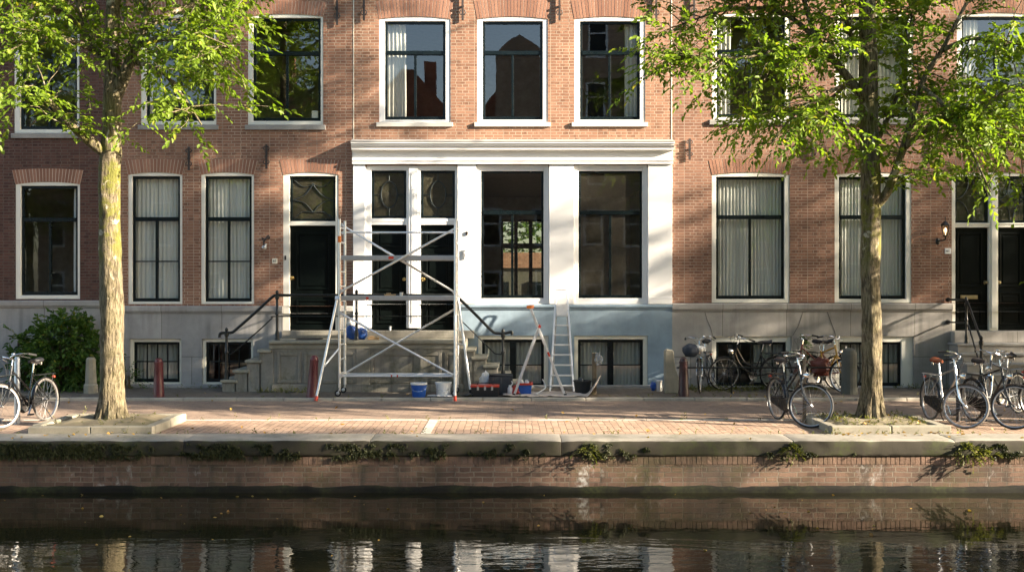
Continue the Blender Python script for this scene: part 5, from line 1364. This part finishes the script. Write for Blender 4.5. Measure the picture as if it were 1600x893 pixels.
c, h = from_axles((X(1605,-4.9), -4.5), (X(1548,-5.2), -5.1)); bicycle('dark bicycle mostly hidden behind the two right edge bicycles', c, h, steer=0.3, lean=0.06, frame_='diamond', paint='greypaint', seat='blackvinyl', rack=True)
c, h = from_axles((X(1640,-5.8), -5.7), (X(1690,-5.9), -6.4)); bicycle('bicycle with a red rear light cut off by the right edge', c, h, steer=0.0, lean=0.05, frame_='omafiets', seat='leather', frontrack=False)
c, h = from_axles((X(1211,-.62), -0.60), (X(1130,-.72), -0.74)); bicycle('black step through bicycle leaning side on against the basement window rail', c, h, steer=0.1, lean=-0.10, frame_='omafiets', paint='blackpaint', z=0.05, chaincase=False, guards='iron', frontrack=False)
c, h = from_axles((X(1112,-.4), -0.34), (X(1094,-1.3), -1.34)); bicycle('dark bicycle with a navy bag over its handlebar behind the dark iron bollard', c, h, steer=0.12, lean=0.08, frame_='diamond', paint='greypaint', z=0.05, chaincase=False)
c, h = from_axles((X(1300,-.6), -0.62), (X(1247,-.9), -0.95)); bicycle('dark red bicycle hung with a red bag behind the pole', c, h, steer=-0.3, lean=0.08, frame_='mixte', paint='redpaint', z=0.05, chaincase=False, frontrack=True)
c, h = from_axles((X(1278,-.5), -0.45), (X(1308,-1.0), -1.25)); bicycle('yellow framed bicycle beside the round dark stone post', c, h, steer=0.5, lean=0.04, frame_='diamond', paint='yellow', z=0.05, chaincase=False)

# ================================================================ posts, bollards, rail
def bollard(label, px, py0, py1, y, tilt=0.0, mat='maroon', group='iron bollards'):
    g = Vector((X(px, y), y, 0.05)); h = Z(py0, y)-Z(py1, y)
    root = thing('bollard', label, 'bollard', g, group)
    mb = MB(); mb.lathe([(.105, -.06), (.105, .10), (.098, .13), (.090, h*.5), (.080, h-.13), (.086, h-.11), (.086, h-.085), (.074, h-.075), (.068, h-.03), (.04, h-.006), (.006, h)], (g.x, g.y, .05), 20)
    mb.build('post', M[mat], root, smooth=True)
    mb = MB()
    for k in range(3):
        zz = .05+h*(.60+.07*k)
        for s in (-1, 1): mb.bar((g.x-.022, g.y-.092, zz-.022*s), (g.x+.022, g.y-.092, zz+.022*s), .012, .008, (0, 1, 0))
    mb.build('emblem', M[mat], root)
    root.rotation_euler = (0, tilt, 0)
bollard('maroon iron bollard in front of the basement window right of the left tree', 248, 561, 622, -2.1)
bollard('tilted maroon iron bollard beside the scaffold outrigger', 487, 560, 626, -2.2, 0.07)
bollard('dark iron bollard beside the old stone post at the wall bicycles', 1068, 557, 618, -1.95, 0.0, 'darkmaroon')
def stone_post(label, px, py0, py1, y, prof, mat, n, cat='stone post'):
    g = Vector((X(px, y), y, 0.05)); h = Z(py0, y)-Z(py1, y)
    mb = MB(); mb.lathe([(r, zz*h) for r, zz in prof], (g.x, g.y, .05), n)
    return solo(mb, 'stone_post', M[mat], label, cat, g, None, bevel=0.012)
stone_post('pale eight sided stone post between the shrub and the left tree', 142, 557, 613, -1.35, [(.145, -.05), (.145, .22), (.118, .27), (.108, .6), (.098, .94), (.07, 1.0), (.01, 1.005)], 'post', 8)
stone_post('round dark stone post left of the right tree', 1327, 541, 613, -1.5, [(.165, -.03), (.16, .1), (.15, .5), (.148, .86), (.13, .94), (.08, .985), (.01, 1.0)], 'postd', 18)
g = Vector((X(1047, -1.35), -1.35, .05)); mb = MB()
pr = [(1038, 614), (1038, 548), (1041, 545), (1052, 547), (1053, 562), (1055, 575), (1060, 588), (1062, 603), (1060, 614)]
mb.prism([(X(a, -1.4), Z(b, -1.4)) for a, b in pr], -1.47, -1.27, 'xz')
solo(mb, 'stone_post', M['post'], 'weathered scroll shaped stone post at the corner of the blue plinth', 'stone post', g, None, bevel=0.02)
mb = MB(); mb.tube([(X(1058,-1.35), -1.35, Z(574,-1.35)), (X(1316,-1.45), -1.42, Z(574,-1.45))], 0.017, 8)
for q in (.33, .66): mb.tube([(X(1058+258*q,-1.4), -1.38, Z(574,-1.4)), (X(1058+258*q,-1.4), -1.38, .03)], .014, 6)
solo(mb, 'iron_rail', M['iron'], 'thin black iron rail between the scroll post and the round stone post', 'rail', (X(1190,-1.4), -1.38, .05), None, smooth=True)
def pole(name, label, px, py0, y, r, mat, cat='pole', z0=0.0):
    g = Vector((X(px, y), y, z0)); mb = MB(); h = Z(py0, y)-z0
    mb.lathe([(r*1.05, -.05), (r, .1), (r*.96, h-.03), (r*.6, h)], (g.x, g.y, z0), 12)
    return solo(mb, name, M[mat], label, cat, g, None, smooth=True)
pole('pole', 'grey metal pole the leftmost bicycle stands against', 27, 557, -5.9, .045, 'alu_d')
pole('pole', 'old wooden pole behind the turned front wheel left of the right tree', 1257, 548, -5.75, .030, 'postwood')
pole('pole', 'short rusty pole behind the silver grey bicycle', 1497, 575, -5.6, .032, 'rust')

# ================================================================ scaffold
YN, YFp = -2.0, -1.28
sca = thing('scaffold_tower', 'silver aluminium scaffold tower standing in front of the white double doors', 'scaffold', (X(620, -1.65), -1.65, .05))
xl, xr = X(530.5, YN), X(712.5, YN)
def zs_(p): return Z(p, YN)
topz = zs_(342)
R_ = .0255
for xx in (xl, xr):
    mb = MB(); zb = .22 if True else .05
    for y in (YN, YFp): mb.tube([(xx, y, zb), (xx, y, topz)], R_, 10)
    zz = zs_(585)
    k = 0
    while zz < topz-.05:
        mb.tube([(xx, YN, zz), (xx, YFp, zz)], .0165 if k % 4 else .024, 8); zz += .285; k += 1
    fr_ = mb.build('end_frame', M['alu'], sca, smooth=True)
    for y in (YN, YFp):
        mb = MB(); mb.tube([(xx, y, .16), (xx, y, .24)], .018, 8); mb.bar((xx, y, .17), (xx-.03, y-.01, .12), .05, .04); mb.build('caster_fork', M['alu_d'], sca)
        mb = MB(); c = (xx-.03, y-.01, .05+.062); mb.lathe([(.034, -.018), (.062, -.018), (.062, .018), (.034, .018)], c, 18, 'y'); ca = mb.build('caster', M['rubber'], sca, smooth=True)
        mb = MB(); mb.lathe([(.012, -.03), (.034, -.021), (.034, .021), (.012, .03)], c, 12, 'y'); mb.build('wheel_hub', M['alu_d'], ca, smooth=True)
def brace(a, b, y, r=.021, nm='brace'):
    mb = MB(); p, q = Vector((X(a[0], y), y, Z(a[1], y))), Vector((X(b[0], y), y, Z(b[1], y))); mb.tube([p, q], r, 8)
    for e in (p, q): mb.bar(e-Vector((.03, 0, .02)), e+Vector((.03, 0, .02)), .05, .05)
    return mb.build(nm, M['alu'], sca, smooth=True)
YB = YN-.035
brace((533,351), (710,456), YFp+.03); brace((711,357), (533,455), YB)
brace((532,489), (709,586), YB); brace((710,483), (537,584), YFp+.03)
brace((536,363), (711,363), YFp+.02, .019, 'guard_rail')
brace((534,587), (710,587), YB-.0, .019, 'guard_rail'); brace((536,584), (713,584), YFp+.02, .019, 'guard_rail')
for py, lab in ((402.5, 0), (465.5, 1)):
    z = zs_(py); mb = MB()
    for y in (YN+.02, YFp-.05): mb.box(xl+.03, xr-.03, y-.02, y+.03, z-.045, z+.045)
    for q in range(5): xx = xl+.05+(xr-xl-.1)*q/4; mb.box(xx-.02, xx+.02, YN+.052, YFp-.072, z-.03, z+.02)
    pl_ = mb.build('platform', M['alu_d'], sca, bevel=.006)
    mb = MB(); mb.box(xl+.04, xr-.04, YN+.055, YFp-.075, z+.021, z+.035); mb.build('deck', M['rawwood'] if lab else M['alu_d'], pl_)
    mb = MB()
    for (a, b) in ((607, 615),) if not lab else ((572, 576),): mb.box(X(a, YN), X(b, YN), YN-.004, YN-.0005, z-.024, z+.024)
    mb.build('sticker', M['redplastic'], pl_)
for px in (612, 621):
    mb = MB(); mb.lathe([(.0235, -.012), (.0235, .012)], (X(px, YB), YB, Z(587, YB)), 10, 'x'); mb.build('clamp', M['redplastic'], sca)
# outriggers
def outrigger(a, b, k, c):
    mb = MB(); mb.tube([a, b], .026, 10); mb.tube([k, c], .018, 8); mb.bar(Vector(a)-Vector((.0, .03, .03)), Vector(a)+Vector((0, .03, .03)), .08, .06); o = mb.build('outrigger', M['alu'], sca, smooth=True)
    mb = MB(); d = (Vector(a)-Vector(b)).normalized(); mb.tube([Vector(b)-d*.0, Vector(b)+d*.09], .033, 10); mb.build('foot', M['rubber'] if c[0] > -2 else M['redplastic'], o, smooth=True)
a = P(527, 466, YN-.02); b = P(493.5, 627, -2.42); a = Vector(a); b = Vector((b.x, b.y, .01))
outrigger(a, b, a.lerp(b, .68), (xl, YN, zs_(543)))
a = P(715, 462, YFp-.05); b = P(736, 611, -1.62); b = Vector((b.x, b.y, .06)); outrigger(a, b, a.lerp(b, .5), (xr, YFp, zs_(540)))
a = P(711.5, 350, YN-.05); b = P(711, 627, -2.44); b = Vector((b.x, b.y, .005)); 
mb = MB(); mb.tube([a, b], .026, 10); o = mb.build('outrigger', M['alu'], sca, smooth=True)
mb = MB(); mb.tube([b, b+(a-b).normalized()*.1], .031, 10); mb.build('foot', M['redplastic'], o, smooth=True)
mb = MB()
for i in range(2): mb.lathe([(.034, -.03), (.036, .0), (.034, .03)], (xl, YN, zs_(371+i*5)), 10)
mb.build('coupler', M['orangeplastic'], sca)

# things on the scaffold deck
zd = zs_(465.5)+.0355
mb = MB(); mb.bar((X(601,-1.7), -1.75, zd+.02), (X(618,-1.7), -1.68, zd+.02), .06, .035); mb.bar((X(604,-1.7), -1.72, zd+.05), (X(611,-1.7), -1.74, zd+.05), .03, .025); solo(mb, 'paint_scraper', M['rawwood'], 'wooden handled scrapers lying on the lower scaffold deck', 'scraper', (X(609,-1.7), -1.7, zd), None, bevel=.004)
mb = MB(); mb.lathe([(.03, 0), (.036, .075), (.033, .075), (.028, .006)], (X(627,-1.75), -1.75, zd), 14); solo(mb, 'cup', M['whiteplastic'], 'small white cup on the lower scaffold deck', 'cup', (X(627,-1.75), -1.75, zd), None, smooth=True)

# ================================================================ ladders
la = thing('step_ladder', 'aluminium step ladder seen from the side with an orange top cap', 'ladder', (X(842,-1.7), -1.7, .05))
def lad_rails(p, q, w, r, nr, rung=.016):
    p, q = Vector(p), Vector(q); mb = MB(); wv = Vector(w)
    for s in (0, 1): mb.bar(p+wv*s, q+wv*s, .046, .028, (0, 1, 0))
    r0, r1 = r
    for i in range(nr):
        t = r0+(r1-r0)*i/(nr-1); c = p.lerp(q, t); mb.bar(c, c+wv, .03, .03)
    return mb
fb = Vector((X(883,-1.95), -1.95, .055)); ft = P(829, 481, -1.95)
mb = lad_rails(fb, ft, (0, .42, 0), (.1, .92), 7); mb.build('front_leg', M['alu'], la, bevel=.004)
rb = Vector((X(803,-1.9), -1.92, .055)); rt_ = P(843, 510, -1.92)
mb = lad_rails(rb, rt_, (0, .36, 0), (.12, .9), 5); mb.build('rear_leg', M['alu'], la, bevel=.004)
mb = MB(); mb.bar(ft+Vector((-.03, -.02, .02)), ft+Vector((.03, .44, .02)), .10, .06, (0, 0, 1)); mb.bar(ft+Vector((-.05, .2, .02)), ft+Vector((.04, .2, -.01)), .4, .03); mb.build('top_cap', M['orangeplastic'], la, bevel=.01)
for s in (0, 1):
    mb = MB(); c = rt_+Vector((0, .36*s-.02*(1-s), 0)); mb.lathe([(.028, -.025), (.032, 0), (.028, .025)], tuple(c), 12, 'y'); mb.build('hinge', M['redplastic'], la, smooth=True)
for b_ in (fb, rb):
    for s in (0, .42 if b_ is fb else .36): 
        mb = MB(); mb.box(b_.x-.03, b_.x+.03, b_.y+s-.025, b_.y+s+.025, .05, .10); mb.build('foot', M['rubber'], la, bevel=.006)
mb = MB(); c = fb.lerp(ft, .45); mb.bar(c+Vector((-.0, -.0335, 0)), fb.lerp(ft, .50)+Vector((0, -.0335, 0)), .04, .004, (0, 1, 0)); mb.build('sticker', M['redplastic'], la)
lb_ = thing('step_ladder', 'aluminium step ladder facing the blue plinth with a hoop handle and white tread plate', 'ladder', (X(877,-.8), -.8, .05))
def LB(px, py, t): return P(px, py, -0.95+.45*t)
mb = MB()
for s, (b0_, t0_) in (( -1, ((859.5, 612), (869, 456))), (1, ((896.5, 612), (886, 456)))):
    mb.bar(LB(*b0_, 0), LB(*t0_, 1), .036, .024, (0, 1, 0))
hp = [LB(869, 458, 1), LB(870, 453.5, 1.02), LB(873, 452.3, 1.02), LB(882, 452.3, 1.02), LB(885.5, 453.5, 1.02), LB(886, 458, 1)]
mb.tube(smooth_path(hp, 4), .017, 8); mb.build('stile', M['alu'], lb_, bevel=.003)
for i, py in enumerate((508, 523, 538.5, 554, 570, 586, 602)):
    t = (612-py)/156; a = LB(859.5+9.5*t, py, t); b = LB(896.5-10.5*t, py, t); mb = MB(); mb.box(a.x+.012, b.x-.012, a.y-.04, a.y+.04, a.z-.014, a.z+.014); mb.build('tread', M['alu'], lb_, bevel=.004)
a = LB(869, 475, .88); b = LB(887, 494, .78); mb = MB(); mb.bar(Vector(((a.x+b.x)/2, b.y-.015, b.z)), Vector(((a.x+b.x)/2, a.y-.015, a.z)), b.x-a.x, .03, (0, 1, 0)); mb.build('tread_plate', M['whiteplastic'], lb_, bevel=.006)
mb = MB()
for s, (b0_, t0_) in ((-1, ((863, 604), (870, 474))), (1, ((894, 604), (885, 474)))): mb.bar((X(b0_[0], -.3), -.3, .055), LB(*t0_, .9), .035, .02, (0, 1, 0))
mb.bar((X(864, -.35), -.36, .32), (X(892.5, -.35), -.36, .32), .03, .012); mb.build('rear_leg', M['alu_d'], lb_)

# ================================================================ builders' clutter
def bucket(label, px, y, r, h, mat, rimmat, z=.05):
    g = Vector((X(px, y), y, z)); root = thing('bucket', label, 'bucket', g, 'buckets by the scaffold')
    mb = MB(); mb.lathe([(r*.80, .0), (r*.82, .012), (r*.985, h), (r*.95, h), (r*.78, .02), (.01, .018)], tuple(g), 24); mb.build('body', M[mat], root, smooth=True)
    mb = MB(); mb.lathe([(r*.97, h-.035), (r*1.04, h-.03), (r*1.05, h+.004), (r*.94, h+.006), (r*.94, h-.03)], tuple(g), 24, caps=False); mb.build('rim', M[rimmat], root, smooth=True)
    mb = MB(); mb.tube([(g.x+r*1.06*math.cos(q), g.y-.02-.06*math.sin(q)-r*.85*math.sin(q)*.9, g.z+h-.05-.10*math.sin(q)) for q in [PI*i/14 for i in range(15)]], .004, 5); mb.build('handle', M['steel'], root, smooth=True)
    return root
bucket('blue bucket with a white rim under the scaffold', 654.5, -2.08, .155, .27, 'blueplastic', 'whiteplastic')
bucket('white bucket under the scaffold right of the blue one', 692.5, -1.9, .155, .265, 'whiteplastic', 'whiteplastic')
def rag(name, label, cat, pts, y0, y1, z, mat, amp=.03, seed=0, n=26, zf=None):
    x0, x1 = X(pts[0], (y0+y1)/2), X(pts[1], (y0+y1)/2)
    def fn(u, v):
        xx = x0+(x1-x0)*u; yy = y0+(y1-y0)*v; e = noise.noise(Vector((u*5+seed, v*3, seed)))
        zz = z+.006+amp*max(0, .5+noise.noise(Vector((xx*3.5+seed, yy*3.5, seed)))+.5*noise.noise(Vector((xx*9+seed, yy*9, 2))))
        if zf: zz += zf(u, v)
        return (xx+.05*e, yy+.06*noise.noise(Vector((u*7, 5+seed, v*2))), zz)
    mb = MB(); mb.grid(fn, n, 14)
    o = mb.build(name, mat, None, loc=((x0+x1)/2, (y0+y1)/2, z), smooth=True)
    s = o.modifiers.new('thick', 'SOLIDIFY'); s.thickness = .006
    return tag(o, label, cat)
rag('newspaper', 'crumpled white papers on the pavement beside the white bucket', 'paper', (681, 706), -2.22, -1.95, .05, M['paper'], .03, 3)
rag('rag', 'grey rag on the pavement right of the scaffold foot', 'rag', (714, 738), -2.2, -1.75, .05, M['greyplastic'], .05, 9)
rag('newspaper', 'torn white paper scrap left of the white bucket', 'paper', (668, 680), -2.1, -1.95, .05, M['paper'], .03, 5)
rag('drop_cloth', 'beige canvas drop cloth spread under the ladders, its corner draped up a post', 'drop cloth', (786, 936), -2.25, -1.25, .05, M['canvas'], .035, 14, 60,
    zf=lambda u, v: (.42*max(0, (u-.86)/.14)**1.5*(1-.5*v)) if u > .86 else 0.0)
# toolbox
g = Vector((X(758, -1.95), -1.95, .05)); tb = thing('toolbox', 'black toolbox with a red lid open beside the stoop', 'toolbox', g)
xa, xb = X(736, -2.0), X(780, -2.0)
mb = MB(); mb.prism([(xa+.02, .055), (xb-.02, .055), (xb, .235), (xa, .235)], -2.12, -1.82, 'xz'); mb.build('body', M['blackplastic'], tb, bevel=.012)
mb = MB(); mb.box(xa-.01, xb+.005, -2.13, -1.81, .237, .275); mb.build('lid', M['redplastic'], tb, bevel=.01)
mb = MB()
for q in (.25, .5, .75): mb.box(xa+(xb-xa)*q-.02, xa+(xb-xa)*q+.02, -2.14, -2.121, .18, .255)
mb.build('latch', M['alu_d'], tb, bevel=.004)
mb = MB(); mb.tube([(xa+.12, -1.97, .276), (xa+.12, -1.97, .31), (xb-.12, -1.97, .31), (xb-.12, -1.97, .276)], .012, 6); mb.build('handle', M['blackplastic'], tb, smooth=True)
# crate behind the toolbox, with a lid leaning on it
g = Vector((X(782, -1.5), -1.5, .05)); cr = thing('storage_crate', 'dark plastic storage crate with its flap up behind the toolbox', 'crate', g)
xa, xb = X(764, -1.5), X(801, -1.5)
mb = MB(); mb.box(xa, xb, -1.68, -1.63, .05, .40); mb.box(xa, xb, -1.35, -1.31, .05, .44); mb.box(xa, xa+.03, -1.629, -1.351, .05, .42); mb.box(xb-.03, xb, -1.629, -1.351, .05, .42); mb.box(xa+.03, xb-.03, -1.629, -1.351, .05, .08)
for q in (.15, .5, .85): mb.box(xa+(xb-xa)*q-.02, xa+(xb-xa)*q+.02, -1.695, -1.681, .06, .40)
mb.build('body', M['greyplastic'], cr, bevel=.008)
mb = MB(); mb.bar((xa+.01, -1.5, .43), (xb-.0, -1.5, .40), .36, .03, (0, 0, 1)); mb.build('lid', M['blackplastic'], cr, bevel=.008)
def sack(name, label, cat, c, rad, mat, seed, squash=.25, mats=None, top=0.0):
    def fn(u, v):
        th = 2*PI*u; ph = PI*(v-.5); d = Vector((math.cos(th)*math.cos(ph), math.sin(th)*math.cos(ph), math.sin(ph)))
        k = 1+squash*noise.noise(d*1.8+Vector((seed, 0, 0)))+squash*.6*noise.noise(d*5+Vector((0, seed, 0)))
        zz = d.z*rad[2]*k*(1+top*max(0, d.z))
        return (c[0]+d.x*rad[0]*k*(1-top*.45*max(0, d.z)), c[1]+d.y*rad[1]*k, max(c[2]-rad[2]*.96, c[2]+zz))
    mb = MB(); mb.grid(fn, 28, 18)
    return solo(mb, name, mat, label, cat, (c[0], c[1], c[2]-rad[2]*.96), None, smooth=True)
sack('plastic_bag', 'crumpled white plastic bag standing behind the toolbox', 'bag', (X(757,-1.45), -1.42, .05+.205), (.125, .11, .21), M['whiteplastic'], 3, .35)
g = Vector((X(797,-1.8), -1.8, .05))
mb = MB(); mb.lathe([(.045, 0), (.05, .03), (.05, .14), (.03, .17), (.03, .20)], tuple(g), 14); mb.tube([(g.x, g.y, .22), (g.x+.05, g.y, .28), (g.x+.03, g.y, .33)], .012, 6)
solo(mb, 'paint_roller', M['whiteplastic'], 'white paint roller standing between the crate and the ladder', 'paint roller', g, None, smooth=True)
# blue crate with a red rim
g = Vector((X(819,-1.6), -1.6, .06)); bc = thing('storage_box', 'blue plastic box with a red rim between the legs of the side on ladder', 'box', g)
xa, xb = X(809, -1.75), X(831, -1.75)
mb = MB(); mb.prism([(xa+.02, .065), (xb-.02, .065), (xb, .25), (xa, .25)], -1.80, -1.50, 'xz'); mb.build('body', M['blueplastic'], bc, bevel=.01)
mb = MB(); frame(mb, xa-.02, xb+.02, 0, 1, xa+.02, xb-.02, 0, 1, 0, 0) if False else None
mb.box(xa-.025, xb+.025, -1.83, -1.795, .252, .29); mb.box(xa-.025, xb+.025, -1.505, -1.47, .252, .29); mb.box(xa-.025, xa+.01, -1.795, -1.505, .252, .29); mb.box(xb-.01, xb+.025, -1.795, -1.505, .252, .29); mb.build('rim', M['redplastic'], bc, bevel=.006)
for i, (px, y, lab) in enumerate(((815, -1.66, 'white filler pot in the blue box, left'), (823, -1.62, 'white filler pot in the blue box, right'))):
    mb = MB(); mb.lathe([(.045, 0), (.05, .08), (.03, .10), (.028, .12)], (X(px,y), y, .22), 12); solo(mb, 'filler_pot', M['whiteplastic'], 'round white topped pot in the %s half of the blue box' % ('left' if i == 0 else 'right'), 'pot', (X(px,y), y, .22), None, smooth=True)
sack('cloth', 'orange red cloth lying between the ladder leg and the blue box', 'cloth', (X(805,-1.75), -1.76, .05+.09), (.10, .08, .09), M['redplastic'], 6, .4)
mb = MB(); mb.tube(smooth_path([(X(838,-1.9), -1.9, .09), (X(846,-1.8), -1.8, .14), (X(852,-1.75), -1.75, .19), (X(851,-1.7), -1.7, .28), (X(847.5,-1.7), -1.7, .36)], 4), .012, 6)
solo(mb, 'bent_tube', M['whiteplastic'], 'bent pale tube on the drop cloth between the two ladders', 'tube', (X(846,-1.8), -1.8, .06), None, smooth=True)
g = Vector((X(910,-1.6), -1.6, .05)); tubr = thing('mortar_tub', 'black mortar tub behind the raised corner of the drop cloth', 'tub', g)
mb = MB(); mb.lathe([(.135, .0), (.175, .26), (.19, .265), (.19, .28), (.165, .278), (.125, .02), (.01, .02)], tuple(g), 22); mb.build('body', M['blackplastic'], tubr, smooth=True)
mb = MB(); mb.lathe([(.05, .2), (.06, .30), (.04, .33)], (g.x-.03, g.y, .05), 10); mb.lathe([(.04, .2), (.045, .29)], (g.x+.08, g.y, .05), 10); mb.build('contents', M['greyplastic'], tubr, smooth=True)
y = -1.55; g = Vector((X(928.5, y), y, .05)); mb = MB(); h = Z(553, y)-.05; mb.bar((g.x, y, .03), (g.x, y, .05+h), .085, .085, (0, 1, 0)); mb.box(g.x-.05, g.x+.05, y-.05, y+.05, .05+h, .075+h)
solo(mb, 'wooden_post', M['postwood'], 'brown wooden post the drop cloth corner is draped on', 'post', g, None, bevel=.008)
sack('plastic_sheet', 'clear crumpled plastic sheet hooked on top of the brown post', 'plastic sheet', (X(935,-1.6), -1.6, Z(561,-1.6)), (.075, .06, .12), M['clearsheet'], 8, .5)
g = Vector((X(1030,-.85), -.85, .05)); pc = thing('paint_can', 'grey paint can with a white lid at the corner of the blue plinth', 'paint can', g)
mb = MB(); mb.lathe([(.065, 0), (.065, .19), (.06, .195)], tuple(g), 18); mb.build('body', M['alu_d'], pc, smooth=True)
mb = MB(); mb.lathe([(.069, .196), (.07, .212), (.04, .225), (.01, .224)], tuple(g), 18); mb.build('lid', M['whiteplastic'], pc, smooth=True)
sack('plastic_bag', 'small blue bag beside the grey paint can', 'bag', (X(1021,-.8), -.8, .05+.085), (.06, .06, .09), M['blueplastic'], 5, .3)
# on the stoop
zq = zp
sack('plaster_sack', 'blue and white sack standing on the stoop behind the scaffold frame', 'sack', (X(548.5,-.7), -.7, zq+.16), (.105, .09, .165), M['blueplastic'], 12, .25)
sack('plastic_bag', 'crumpled white bag stuffed on top of the standing blue sack', 'bag', (X(548.5,-.7), -.71, zq+.33), (.085, .07, .10), M['whiteplastic'], 15, .35)
sack('plaster_sack', 'slumped blue sack on the stoop right of the standing sack', 'sack', (X(564.5,-.72), -.72, zq+.12), (.115, .09, .125), M['blueplastic'], 17, .3)
mb = MB(); y = -.8; mb.bar((X(575,y), y, zq+.03), (X(592,y), y, zq+.03), .10, .055); mb.bar((X(577,y), y-.02, zq+.07), (X(585,y), y-.02, zq+.07), .07, .022); solo(mb, 'hand_brush', M['rawwood'], 'wooden hand brush lying on the stoop right of the slumped sack', 'brush', (X(583,y), y, zq), None, bevel=.006)
y = -.3; mb = MB(); mb.lathe([(.02, 0), (.022, .06), (.012, .075), (.026, .08), (.026, .10)], (X(609.5,-.2), -.17, Z(516.3)), 10); solo(mb, 'door_stop', M['alu_d'], 'small grey bottle on the sill of the left white framed door', 'bottle', (X(609.5,-.2), -.17, Z(516.3)), None, smooth=True)  # small bottle standing on the door sill
mb = MB(); mb.box(X(466,-.6), X(502,-.6), -.9, -.35, zq+.001, zq+.022); solo(mb, 'doormat', M['mat'], 'dark doormat on the stoop before the single black door', 'doormat', (X(484,-.6), -.6, zq), None, bevel=.006)
# bags on the wall bicycles
sack('bag', 'round navy bag hung over the handlebar of the bicycle by the scroll post', 'bag', (X(1079,-1.3), -1.3, Z(547,-1.3)), (.165, .12, .135), M['navy'], 21, .12)
sack('bag', 'white cloth bag lying across the handlebar beside the navy bag', 'bag', (X(1092,-1.3), -1.22, Z(545,-1.3)), (.13, .09, .075), M['whiteplastic'], 24, .3)
sack('bag', 'crumpled rust red bag on the front of the dark red bicycle', 'bag', (X(1283,-.9), -.92, Z(573,-.9)), (.21, .14, .19), M['redpaint'], 27, .35)
# ================================================================ light, sky, camera
AZ, EL = math.radians(107.0), math.radians(20.0)
Sdir = Vector((math.sin(AZ)*math.cos(EL), math.cos(AZ)*math.cos(EL), math.sin(EL)))
sl = bpy.data.lights.new('sun', 'SUN'); sl.energy = 5.0; sl.angle = math.radians(0.6); sl.color = (1.0, 0.86, 0.68)
so = bpy.data.objects.new('sun', sl); COL.objects.link(so); so.rotation_euler = Sdir.to_track_quat('Z', 'Y').to_euler(); so.location = Sdir*60
wd = bpy.data.worlds.new('World'); SC.world = wd; wd.use_nodes = True
bg = wd.node_tree.nodes['Background']
sk = wd.node_tree.nodes.new('ShaderNodeTexSky'); sk.sky_type = 'NISHITA'; sk.sun_disc = False; sk.sun_elevation = EL; sk.sun_rotation = AZ
sk.air_density = 1.0; sk.dust_density = 1.5; sk.ozone_density = 1.0
wd.node_tree.links.new(sk.outputs[0], bg.inputs[0]); bg.inputs[1].default_value = 0.07
cd = bpy.data.cameras.new('camera'); cd.sensor_width = 36.0; cd.lens = 36.0*F/1600.0; cd.shift_y = -2.5/1600.0; cd.clip_end = 600; cd.clip_start = 0.1
co = bpy.data.objects.new('camera', cd); COL.objects.link(co); co.location = (0, -D, H); co.rotation_euler = (PI/2, 0, 0); SC.camera = co
SC.render.engine = 'CYCLES'; SC.cycles.max_bounces = 8; SC.cycles.transparent_max_bounces = 12; SC.cycles.use_denoising = True
SC.view_settings.view_transform = 'Standard'; SC.view_settings.look = 'None'; SC.view_settings.gamma = 1.0; SC.view_settings.use_curve_mapping = False
SC.view_settings.exposure = 2.45
